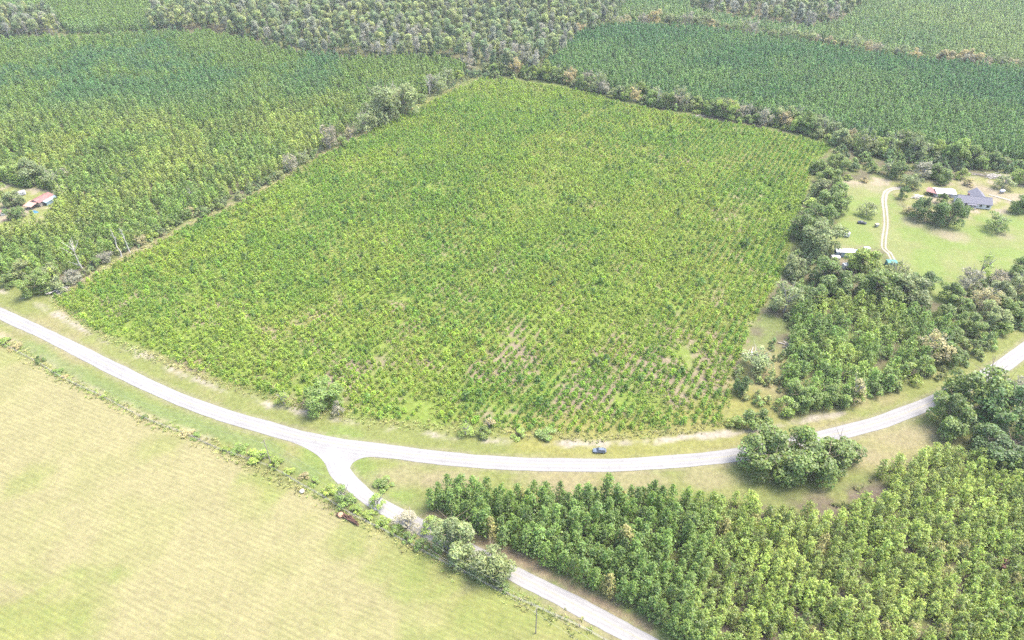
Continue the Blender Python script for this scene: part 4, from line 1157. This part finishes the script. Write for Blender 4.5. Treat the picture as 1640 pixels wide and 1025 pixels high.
def gable(parent, L, D, wh, rise, wall, roof_a, roof_b=None, at=(0, 0), over=0.4, names=('wall', 'roof')):
    """ridge along local x; roof slopes are separate plates"""
    ax, ay = at
    prof = [(-D / 2, 0), (D / 2, 0), (D / 2, wh), (0, wh + rise), (-D / 2, wh)]
    w = MB().prism(prof, L, (ax, ay, 0)).build(names[0], wall, parent)
    sl = math.hypot(D / 2, rise); t = 0.14
    for s, m in ((-1, roof_a), (1, roof_b or roof_a)):
        e = 1 + over / (D / 2)
        p = [(0, wh + rise + 0.03), (s * D / 2 * e, wh + rise - rise * e + 0.03), (s * D / 2 * e, wh + rise - rise * e + 0.03 + t), (0, wh + rise + 0.03 + t)]
        r = MB().prism(p, L + 2 * over, (ax, ay, 0)).build(names[1], m, parent)
    MB().box((ax, ay, wh + rise + 0.19), (L + 2 * over, 0.3, 0.08)).build('ridge_cap', roof_a, parent)
    return w
def window(wall, x, y, z, w, h, face=(0, -1)):
    """pane and frame on a wall whose outside looks along face"""
    fx, fy = face
    rz = 0 if fy else math.pi / 2
    fr = MB().box((x + fx * 0.03, y + fy * 0.03, z), (w + 0.2, 0.07, h + 0.2), rz).build('window', M['trim'], wall)
    MB().box((x + fx * 0.06, y + fy * 0.06, z), (w, 0.06, h), rz).build('pane', M['glass'], fr)
def on(u, v, rz=0.0):
    x, y = P(u, v)
    return (x, y, 0.0)
# grey-roofed farmhouse
hx, hy = P(1562, 333)
hr = R(-13)
house = thing('farmhouse', 'white farmhouse with a grey shingled L-shaped roof on the lawn', 'house', (hx - 4.0 * math.sin(hr) * 0, hy + 3.9, 0), hr)
w = gable(house, 16.5, 7.8, 2.7, 2.3, M['white'], M['roofgrey'])
for x in (-6.6, -4.4, 0.2, 3.0, 6.6):
    window(w, x, -3.9, 1.55, 1.1 if x != 6.6 else 1.6, 1.3)
d = MB().box((-1.8, -3.93, 1.05), (1.0, 0.08, 2.1)).build('door', M['door'], w)
MB().box((-1.45, -4.0, 1.0), (0.1, 0.06, 0.1)).build('handle', M['rim'], d)
window(w, -8.25, 0, 1.5, 1.2, 1.2, (-1, 0))
porch = MB().box((-1.8, -4.9, 0.15), (4.5, 1.8, 0.3)).build('porch', M['wood'], house)
for x in (-3.9, 0.3):
    MB().box((x, -5.6, 1.3), (0.16, 0.16, 2.0)).build('post', M['white'], porch)
MB().box((-1.8, -5.0, 2.38), (4.8, 1.9, 0.12)).build('porch_roof', M['roofgrey'], porch)
wg = MB()
pw = 7.0
wg.add([(0.5, 3.7, 0), (7.5, 3.7, 0), (7.5, 11, 0), (0.5, 11, 0), (0.5, 3.7, 2.7), (7.5, 3.7, 2.7), (7.5, 11, 2.7), (0.5, 11, 2.7), (4, 3.7, 5.2), (4, 11, 5.2)],
       [(0, 1, 2, 3), (0, 3, 7, 4), (1, 5, 6, 2), (3, 2, 6, 9, 7), (0, 4, 8, 5, 1), (4, 7, 9, 8), (5, 8, 9, 6)])
w2 = wg.build('wing_wall', M['white'], house)
for s in (-1, 1):
    x_e = 4 + s * 3.95; z_e = 5.2 - 2.5 * 3.95 / 3.5
    MB().add([(4, 0.3, 5.24), (4, 11.4, 5.24), (x_e, 11.4, z_e + 0.04), (x_e, 2.2, z_e + 0.04), (4, 0.3, 5.38), (4, 11.4, 5.38), (x_e, 11.4, z_e + .18), (x_e, 2.2, z_e + .18)],
             [(0, 1, 2, 3), (4, 5, 6, 7), (0, 1, 5, 4), (1, 2, 6, 5), (2, 3, 7, 6), (3, 0, 4, 7)]).build('wing_roof', M['roofgrey'], house)
window(w2, 7.5, 7.5, 1.5, 1.2, 1.2, (1, 0))
MB().box((-3, 1.2, 5.2), (0.8, 0.6, 1.3)).build('chimney', M['brick'], house)
# white shed with rusty lean-to
x, y = P(1514, 316)
shed = thing('metal_shed', 'white metal-roofed shed left of the farmhouse', 'shed', (x, y + 3.0, 0), R(-6))
gable(shed, 10.0, 6.5, 2.4, 1.0, M['whitemetal'], M['whitemetal'])
MB().box((1.5, -3.29, 1.1), (2.6, 0.08, 2.1)).build('door', M['wood'], shed)
MB().box((-3.0, -3.29, 1.5), (1.0, 0.08, 0.9)).build('window', M['glass'], shed)
x, y = P(1496, 315)
lean = thing('lean_to', 'open lean-to with a rusty red roof beside the white shed', 'lean-to', (x - 0.4, y + 2.6, 0), R(-38))
MB().prism([(-2.4, 2.1), (2.4, 2.9), (2.4, 3.02), (-2.4, 2.22)], 6.0).build('roof', M['rust'], lean)
for sx in (-2.7, 2.7):
    for sy, hh in ((-2.2, 2.13), (2.2, 2.86)):
        MB().box((sx, sy, hh / 2), (0.14, 0.14, hh)).build('post', M['wood'], lean)
MB().box((0, 2.3, 1.35), (5.6, 0.08, 2.7)).build('back_wall', M['wood'], lean)
# board pile
x, y = P(1470, 318)
bp = thing('lumber_pile', 'scattered pile of pale boards left of the sheds', 'lumber', (x, y + 1, 0), R(-20))
rr = random.Random(3)
for i in range(16):
    a = rr.uniform(-.5, .5)
    o = MB().box((0, 0, 0), (rr.uniform(2.2, 4.6), rr.uniform(.2, .35), .07)).build('board', M['whitemetal'] if i % 3 else M['wood'], bp)
    o.location = (rr.uniform(-2.2, 2.2), rr.uniform(-2.2, 2.2), 0.1 + 0.06 * i); o.rotation_euler = (rr.uniform(-.05, .05), rr.uniform(-.06, .06), a)
# round tank behind the house
x, y = P(1604, 309)
tk = thing('storage_tank', 'rounded pale storage tank behind the farmhouse', 'tank', (x, y, 0), R(10))
rings = []
for t in np.linspace(0, 1, 9):
    r = 0.95 * math.sin(math.pi * (0.08 + 0.84 * t)) ** 0.45
    rings.append([(-1.5 + 3.0 * t, r * math.cos(a), 1.25 + r * math.sin(a)) for a in np.linspace(0, 2 * math.pi, 14, endpoint=False)])
MB().loft(rings).build('tank_body', M['whitemetal'], tk, True)
for sx in (-0.8, 0.8):
    MB().box((sx, 0, 0.25), (0.25, 1.3, 0.5)).build('saddle', M['wood'], tk)
MB().tube((0, 0, 2.15), (0, 0, 2.4), 0.2, 0.2, 10).build('cap', M['rim'], tk)

def wheel(parent, x, y, r=0.33, w=0.22):
    o = MB().tube((x, y - w / 2, r), (x, y + w / 2, r), r, r, 14).build('wheel', M['tyre'], parent)
    s = 1 if y > 0 else -1
    MB().tube((x, y + s * w * 0.5, r), (x, y + s * (w * 0.5 + 0.02), r), r * 0.62, r * 0.55, 12).build('rim', M['rim'], o)
def car(label, loc, rz, paint, L=4.6, W=1.82, H=1.5, long_roof=True):
    c = thing('car', label, 'car', loc, rz)
    # lower body: lofted along x with a rising belt line
    st = [(-L / 2, .55, .80, .80), (-L / 2 + .12, .38, .95, .92), (-L * .34, .30, .98, .97), (0, .28, .96, 1.0), (L * .22, .28, .93, 1.0), (L * .40, .32, .86, .95), (L / 2 - .1, .38, .76, .86), (L / 2, .5, .68, .74)]
    rings = []
    for x, zb, zt, k in st:
        h = W / 2 * k
        rings.append([(x, -h * .92, zb), (x, -h, (zb + zt) / 2), (x, -h * .95, zt - .04), (x, -h * .80, zt), (x, h * .80, zt), (x, h * .95, zt - .04), (x, h, (zb + zt) / 2), (x, h * .92, zb)])
    body = MB().loft(rings).build('body', paint, c, True)
    xr, xf = (-L * .43, L * .24)
    tr, tf = (-L * .34 if long_roof else -L * .22, L * .06)
    gl = []
    for x, z, k in ((0, 0, 0),):
        pass
    zb, zt = .93, H - .06
    hb, ht = W / 2 * .86, W / 2 * .66
    MB().add([(xr, -hb, zb), (xf, -hb, zb), (xf, hb, zb), (xr, hb, zb), (tr, -ht, zt), (tf, -ht, zt), (tf, ht, zt), (tr, ht, zt)],
             [(0, 1, 5, 4), (1, 2, 6, 5), (2, 3, 7, 6), (3, 0, 4, 7), (4, 5, 6, 7), (3, 2, 1, 0)]).build('windows', M['glass'], c)
    MB().add([(tr - .06, -ht - .02, zt), (tf + .08, -ht - .02, zt), (tf + .08, ht + .02, zt), (tr - .06, ht + .02, zt), (tr + .1, -ht * .85, H), (tf - .1, -ht * .85, H), (tf - .1, ht * .85, H), (tr + .1, ht * .85, H)],
             [(0, 1, 5, 4), (1, 2, 6, 5), (2, 3, 7, 6), (3, 0, 4, 7), (4, 5, 6, 7), (3, 2, 1, 0)]).build('roof', paint, c, False)
    for s in (-1, 1):
        for (x0_, x1_) in ((tf, xf), ((tr + tf) / 2, (xr + xf) / 2 + .1), (tr, xr)):
            MB().tube((x0_, s * (ht + .01), zt), (x1_, s * (hb + .01), zb), .05, .05, 4).build('pillar', paint, c)
        MB().box((L * .2, s * (W / 2 + .06), 1.0), (.16, .2, .14)).build('mirror', paint, c)
        MB().box((L / 2 - .07, s * W * .32, .64), (.14, .34, .13)).build('headlight', M['lamp'], c)
        MB().box((-L / 2 + .05, s * W * .34, .78), (.12, .3, .16)).build('taillight', M['redlamp'], c)
        for x in (-L * .30, L * .31):
            wheel(c, x, s * (W / 2 - .12))
    if long_roof:
        for x in (tr + .45, tf - .35):
            MB().box((x, 0, H + .04), (.06, ht * 1.7, .05)).build('roof_rail', M['darkpaint'], c)
    return c
x, y = P(960, 723.5)
car('silver-blue car parked on the grass verge above the main road', (x, y, 0.0), R(180 - 1.5), M['silver'])
x, y = P(1380, 358)
car('dark car parked on the lawn left of the sandy drive', (x, y, 0.0), R(-12), M['darkpaint'], 4.5, 1.8, 1.45, False)
x, y = P(1506, 340)
car('white car parked between the dark evergreens and the shed', (x, y + 1.0, 0.0), R(70), M['whitemetal'], 4.8, 1.9, 1.6)
def trailer(name, label, cat, u, v, L, W, H, rz, wall, roof, wheels=True, round_=False):
    x, y = P(u, v)
    t = thing(name, label, cat, (x, y + W / 2, 0), rz)
    z0 = 0.5 if wheels else 0.1
    if round_:
        rings = []
        for xx, k in ((-L / 2, .72), (-L / 2 + .25, .93), (-L / 4, 1.0), (L / 4, 1.0), (L / 2 - .25, .93), (L / 2, .72)):
            hh = H * (.8 + .2 * k)
            rings.append([(xx, -W / 2 * k, z0), (xx, -W / 2 * k, z0 + (hh - z0) * .78), (xx, -W / 2 * k * .75, hh), (xx, W / 2 * k * .75, hh), (xx, W / 2 * k, z0 + (hh - z0) * .78), (xx, W / 2 * k, z0)])
        MB().loft(rings).build('body', wall, t)
        MB().box((0, 0, H + .07), (L * .3, W * .3, .16)).build('roof_vent', roof, t)
    else:
        MB().box((0, 0, (z0 + H) / 2), (L, W, H - z0)).build('body', wall, t)
        MB().prism([(-W / 2 - .15, H + .01), (W / 2 + .15, H + .01), (0, H + .35)], L + .3).build('roof', roof, t)
    for xx in (-L * .28, L * .24):
        f = MB().box((xx, -W / 2 - .02, z0 + (H - z0) * .58), (L * .16, .08, (H - z0) * .34)).build('window', M['trim'], t)
        MB().box((xx, -W / 2 - .05, z0 + (H - z0) * .58), (L * .13, .08, (H - z0) * .26)).build('pane', M['glass'], f)
    MB().box((0, -W / 2 - .02, z0 + (H - z0) * .44), (.75, .08, (H - z0) * .8)).build('door', M['trim'], t)
    if wheels:
        for s in (-1, 1):
            wheel(t, -.3, s * (W / 2 - .1))
        MB().box((L / 2 + .5, 0, z0 + .05), (1.2, .12, .1)).build('hitch', M['darkpaint'], t)
    return t
trailer('camper', 'rounded white camper at the oak edge below the dark car', 'camper', 1354, 380, 4.2, 2.2, 2.5, R(-20), M['whitemetal'], M['trim'], True, True)
trailer('mobile_home', 'long pale blue mobile home with a white roof under the oaks', 'mobile home', 1353, 412, 9.0, 3.2, 2.9, R(-4), M['paleblue'], M['whitemetal'], False)
trailer('box_trailer', 'small light blue box trailer right of the mobile home', 'trailer', 1370, 410, 2.8, 2.2, 2.3, R(5), M['paleblue'], M['paleblue'])
trailer('utility_shed', 'small white shed left below the mobile home', 'shed', 1338, 419, 3.6, 2.4, 2.2, R(-8), M['white'], M['whitemetal'], False)
trailer('utility_shed', 'white shed half hidden by trees below the mobile home', 'shed', 1355, 431, 3.0, 2.2, 2.2, R(15), M['white'], M['whitemetal'], False)
trailer('utility_shed', 'teal shed at the lower end of the lawn', 'shed', 1428, 428, 4.4, 3.0, 2.4, R(-4), M['teal'], M['teal'], False)
trailer('box_trailer', 'tiny tan box trailer standing on the lawn by the drive', 'trailer', 1404, 364, 1.7, 1.3, 1.7, R(4), M['tan'], M['tan'])
trailer('utility_shed', 'pale shed behind the white camper items near the sand', 'shed', 1388, 404, 2.6, 2.0, 1.9, R(10), M['white'], M['whitemetal'], False)
# left homestead
a = P(55, 333); b = P(71, 324)
ang = math.atan2(b[1] - a[1], b[0] - a[0])
lh = thing('red_roofed_house', 'small house with a red metal roof and pale blue lean-to', 'house', ((a[0] + b[0]) / 2 + .6, (a[1] + b[1]) / 2 + 3.2, 0), ang)
w = gable(lh, 9.5, 6.0, 2.6, 1.1, M['wood'], M['rust'], M['rust'])
MB().prism([(-5.6, 1.9), (-3.3, 2.45), (-3.3, 2.55), (-5.6, 2.0)], 8.0, (1.0, 0, 0)).build('lean_to_roof', M['paleblue'], lh)
MB().box((1.0, -5.3, .95), (7.6, .1, 1.85)).build('lean_to_wall', M['paleblue'], lh)
window(w, 4.75, 0, 1.5, 1.0, 1.1, (1, 0))
pr_ = MB().prism([(-2.6, 2.0), (2.6, 2.75), (2.6, 2.87), (-2.6, 2.12)], 5.6).build('porch_roof', M['peach'], lh)
pr_.location = (-6.9, 0.8, 0); pr_.rotation_euler = (0, 0, R(-90))
for sx, sy in ((-9.2, -1.6), (-9.2, 3.2), (-4.9, -1.6)):
    MB().box((sx, sy, 1.0), (.14, .14, 2.0)).build('post', M['wood'], lh)
MB().box((-4.8, 0.8, 1.05), (0.08, 1.0, 2.1)).build('door', M['blue'], lh)
x, y = P(57, 340)
tarp = thing('tarp_heap', 'blue tarp-covered heap in front of the red-roofed house', 'tarp', (x, y, 0), R(-10))
MB().loft([[(-1.7, -.5, 0.02), (-1.7, .5, 0.02), (-1.7, 0, .5)], [(-.8, -.9, 0.02), (-.8, .9, 0.02), (-.8, .1, 1.1)], [(.6, -1, 0.02), (.6, 1, 0.02), (.6, -.1, 1.2)], [(1.8, -.4, 0.02), (1.8, .4, 0.02), (1.8, 0, .6)]]).build('tarp', M['blue'], tarp)
MB().tube((-1.9, 0, .12), (1.9, 0, .12), .06, .06, 6).build('pole', M['wood'], tarp)
trailer('camper', 'pinkish-white camper left of the red-roofed house', 'camper', 33, 314, 4.6, 2.3, 2.5, R(30), M['whitemetal'], M['peach'], True, True)
trailer('box_trailer', 'sky-blue box trailer left of the red-roofed house', 'trailer', 29, 325, 2.6, 2.0, 2.0, R(15), M['blue'], M['paleblue'])
trailer('utility_shed', 'white shed among the junk at the left picture edge', 'shed', 6, 345, 3.0, 2.2, 2.2, R(30), M['white'], M['rust'], False)
# branches, dead trees, logs
def dead_tree(u, v, h, label, seed, spread=0.35, lean=(0, 0), mat=None):
    x, y = P(u, v)
    rng = random.Random(seed)
    t = thing('dead_tree', label, 'dead tree', (x, y, 0), rng.uniform(0, 6.28) if spread > .3 else 0)
    top = Vector((lean[0] * h, lean[1] * h, h))
    r0 = 0.022 * h
    tr = MB(); p0 = Vector((0, 0, -.2)); n = 5; pts = [p0]
    for i in range(1, n + 1):
        pts.append(Vector((0, 0, -.2)).lerp(top, i / n) + Vector((rng.uniform(-.02, .02) * h, rng.uniform(-.02, .02) * h, 0)))
    for i in range(n):
        tr.tube(pts[i], pts[i + 1], r0 * (1 - .16 * i), r0 * (1 - .16 * (i + 1)), 7, i == n - 1)
    tr.build('trunk', mat or DEAD_WOOD, t)
    for i in range(9):
        k = rng.uniform(.12 if i < 2 else .45, .95); a = rng.uniform(0, 6.28)
        b = Vector((0, 0, 0)).lerp(top, k)
        ln_ = h * spread * rng.uniform(.5, 1) * (1.25 - k * .7)
        e = b + Vector((math.cos(a) * ln_, math.sin(a) * ln_, ln_ * rng.uniform(.6, 1.5)))
        br = MB(); br.tube(b, e, r0 * .38, r0 * .12, 5)
        m = b.lerp(e, .55)
        for q in range(3):
            br.tube(m.lerp(e, q * .3), m.lerp(e, q * .3) + Vector((rng.uniform(-.5, .5), rng.uniform(-.5, .5), rng.uniform(.2, .7))) * ln_ * .55, r0 * .16, r0 * .05, 4)
        br.build('branch', mat or DEAD_WOOD, t)
    return t
dead_tree(136, 441, 18, 'bleached forked dead tree near the road end of the left field edge', 1, .42)
dead_tree(195, 412, 16, 'tall straight dead snag right of the forked dead tree', 2, .10)
dead_tree(209, 406, 14, 'second dead snag, shorter and further along the left field edge', 3, .14)
dead_tree(308, 322, 8, 'short bare snag inside the left plantation', 4, .2)
dead_tree(1225, 166, 9, 'thin bare trunk rising from the far hedgerow', 5, .25)
dead_tree(1052, 172, 13, 'pale leafless trunk in the middle of the far hedgerow', 6, .3)
dead_tree(688, 152, 15, 'bare forked trunk near the top of the left hedgerow', 7, .3)
dead_tree(1142, 862, 8, 'bare trunk standing inside the near pine stand', 8, .12, mat=BARK)
def brush(u, v, label, n, L, mat, seed, hgt=1.2, rz=0.0, asp=1.0, name='brush_pile', cat='brush pile', thick=.12):
    x, y = P(u, v)
    t = thing(name, label, cat, (x, y, 0), rz)
    rng = random.Random(seed)
    for i in range(n):
        a = rng.uniform(-.7, .7); l = L * rng.uniform(.5, 1)
        c = Vector((rng.uniform(-.35, .35) * L, rng.uniform(-.3, .3) * L * asp, .12 + hgt * rng.random() ** 2))
        d = Vector((math.cos(a), math.sin(a) * asp, rng.uniform(-.12, .2))) * l / 2
        MB().tube(c - d, c + d, thick * rng.uniform(.6, 1.2), thick * rng.uniform(.3, .7), 6).build('log', mat, t)
    return t
brush(558, 830, 'reddish-brown pile of rotting logs on the hay field fence line', 16, 6.5, RED_WOOD, 1, .9, R(-27), .35, thick=.26)
brush(1117, 187, 'bleached logs lying at the far edge of the sapling field', 7, 8, DEAD_WOOD, 2, .4, R(8), .7, thick=.14)
brush(1590, 284, 'grey tangle of cut branches behind the farmhouse', 26, 9, DEAD_WOOD, 3, 1.8, R(5), .9, thick=.17)
brush(1568, 281, 'long bleached trunks lying left of the branch tangle', 6, 9, PALE_BARK, 9, .8, R(-8), .4, thick=.2)
brush(1200, 566, 'pale fallen branches by the spreading tree at the field corner', 9, 7, DEAD_WOOD, 4, 1.6, R(35), .8, thick=.16)
brush(1266, 556, 'dark grey fallen trunk at the top of the clearing', 6, 8, PALE_BARK, 5, .8, R(-25), .5, thick=.26)
brush(96, 470, 'bare fallen branches in the bushes at the left road corner', 12, 8, DEAD_WOOD, 6, 2.6, R(50), .8, thick=.15)
brush(300, 696, 'pale cut branches on the verge above the hay field', 8, 3.6, DEAD_WOOD, 7, .5, R(-25), .6, thick=.1)
brush(16, 352, 'junk timber heap at the left picture edge', 10, 5, M['peach'], 8, .9, R(20), .8, thick=.14)
def boulder(u, v, r, label, mat, seed):
    x, y = P(u, v)
    bm = bmesh.new(); bmesh.ops.create_icosphere(bm, subdivisions=3, radius=r)
    rng = random.Random(seed); ph = [rng.uniform(0, 6) for _ in range(6)]
    for vv in bm.verts:
        c = vv.co / r
        vv.co *= 1 + .10 * math.sin(3 * c.x + ph[0]) * math.sin(2.6 * c.y + ph[1]) + .06 * math.sin(6 * c.z + ph[2] + 4 * c.x)
        vv.co.z *= .78
    me = bpy.data.meshes.new('boulder'); bm.to_mesh(me); bm.free(); me.materials.append(mat)
    tag(obj('boulder', me, None, (x, y, r * .55)), label, 'boulder')
boulder(484, 788, .75, 'pale round boulder on the fence line left of the junction', M['stone'], 1)
boulder(546, 826, .95, 'tan boulder at the end of the reddish log pile', M['tanstone'], 2)
# hay field fence
fence_line = crom(PL([(-40, 530), (0, 550), (60, 581), (100, 606), (160, 634), (230, 670), (300, 697), (355, 722), (431, 748), (486, 779), (517, 796), (560, 823), (622, 854), (685, 888), (735, 914), (810, 951), (870, 978), (940, 1010), (1010, 1050)]), 0.5)
dd = np.concatenate([[0], np.cumsum(np.hypot(*np.diff(fence_line, axis=0).T))])
ps = np.arange(0, dd[-1], 3.6)
fx = np.interp(ps, dd, fence_line[:, 0]); fy = np.interp(ps, dd, fence_line[:, 1])
fence = thing('wire_fence', 'post and wire fence along the upper edge of the hay field', 'fence', (float(fx[0]), float(fy[0]), 0))
pm = MB().tube((0, 0, -.1), (0, 0, 1.4), .11, .095, 7).mesh('post', M['pole'])
rf = random.Random(4)
for i in range(len(ps)):
    o = obj('post', pm, fence, (float(fx[i] - fx[0]), float(fy[i] - fy[0]), rf.uniform(-.12, .05)))
    o.rotation_euler = (rf.uniform(-.06, .06), rf.uniform(-.06, .06), 0)
for z in (.2, .45, .7, .95, 1.2):
    wv = MB()
    for i in range(len(ps) - 1):
        wv.tube((fx[i] - fx[0], fy[i] - fy[0], z), (fx[i + 1] - fx[0], fy[i + 1] - fy[0], z), .018, .018, 3, False)
    wv.build('wire', M['wire'], fence)
# power line
tops = []
for (u, v, lab) in ((858, 1014, 'wooden utility pole in the hay field below the side road'), (435, 745, 'wooden utility pole in the shrubs left of the junction')):
    x, y = P(u, v)
    t = thing('utility_pole', lab, 'utility pole', (x, y, 0), R(60), 'utility poles along the hay field')
    MB().tube((0, 0, -.3), (0, 0, 12.4), .17, .11, 10).build('shaft', M['pole'], t)
    arm = MB().box((0, .14, 11.7), (2.2, .1, .13)).build('crossarm', M['pole'], t)
    for sx in (-1.0, 1.0):
        MB().tube((sx, .14, 11.77), (sx, .14, 12.02), .05, .04, 8).build('insulator', M['trim'], arm)
    tops.append((x, y))
dx, dy = tops[1][0] - tops[0][0], tops[1][1] - tops[0][1]
ends = [(tops[0][0] - dx, tops[0][1] - dy), tops[0], tops[1], (tops[1][0] + dx * 1.1, tops[1][1] + dy * .62)]
ca, sa = math.cos(R(60)), math.sin(R(60))
for sx, lab in ((-1.0, 'power line wire on the field side of the utility poles'), (1.0, 'power line wire on the road side of the utility poles')):
    wv = MB()
    for a, b in zip(ends[:-1], ends[1:]):
        prev = None
        for k in range(25):
            t = k / 24
            p = (a[0] + (b[0] - a[0]) * t + sx * ca - .14 * sa, a[1] + (b[1] - a[1]) * t + sx * sa + .14 * ca, 12.03 - 6.0 * t * (1 - t))
            if prev: wv.tube(prev, p, .016, .016, 4, False)
            prev = p
    tag(wv.build('power_line', M['wire']), lab, 'cable', 'power line wires')
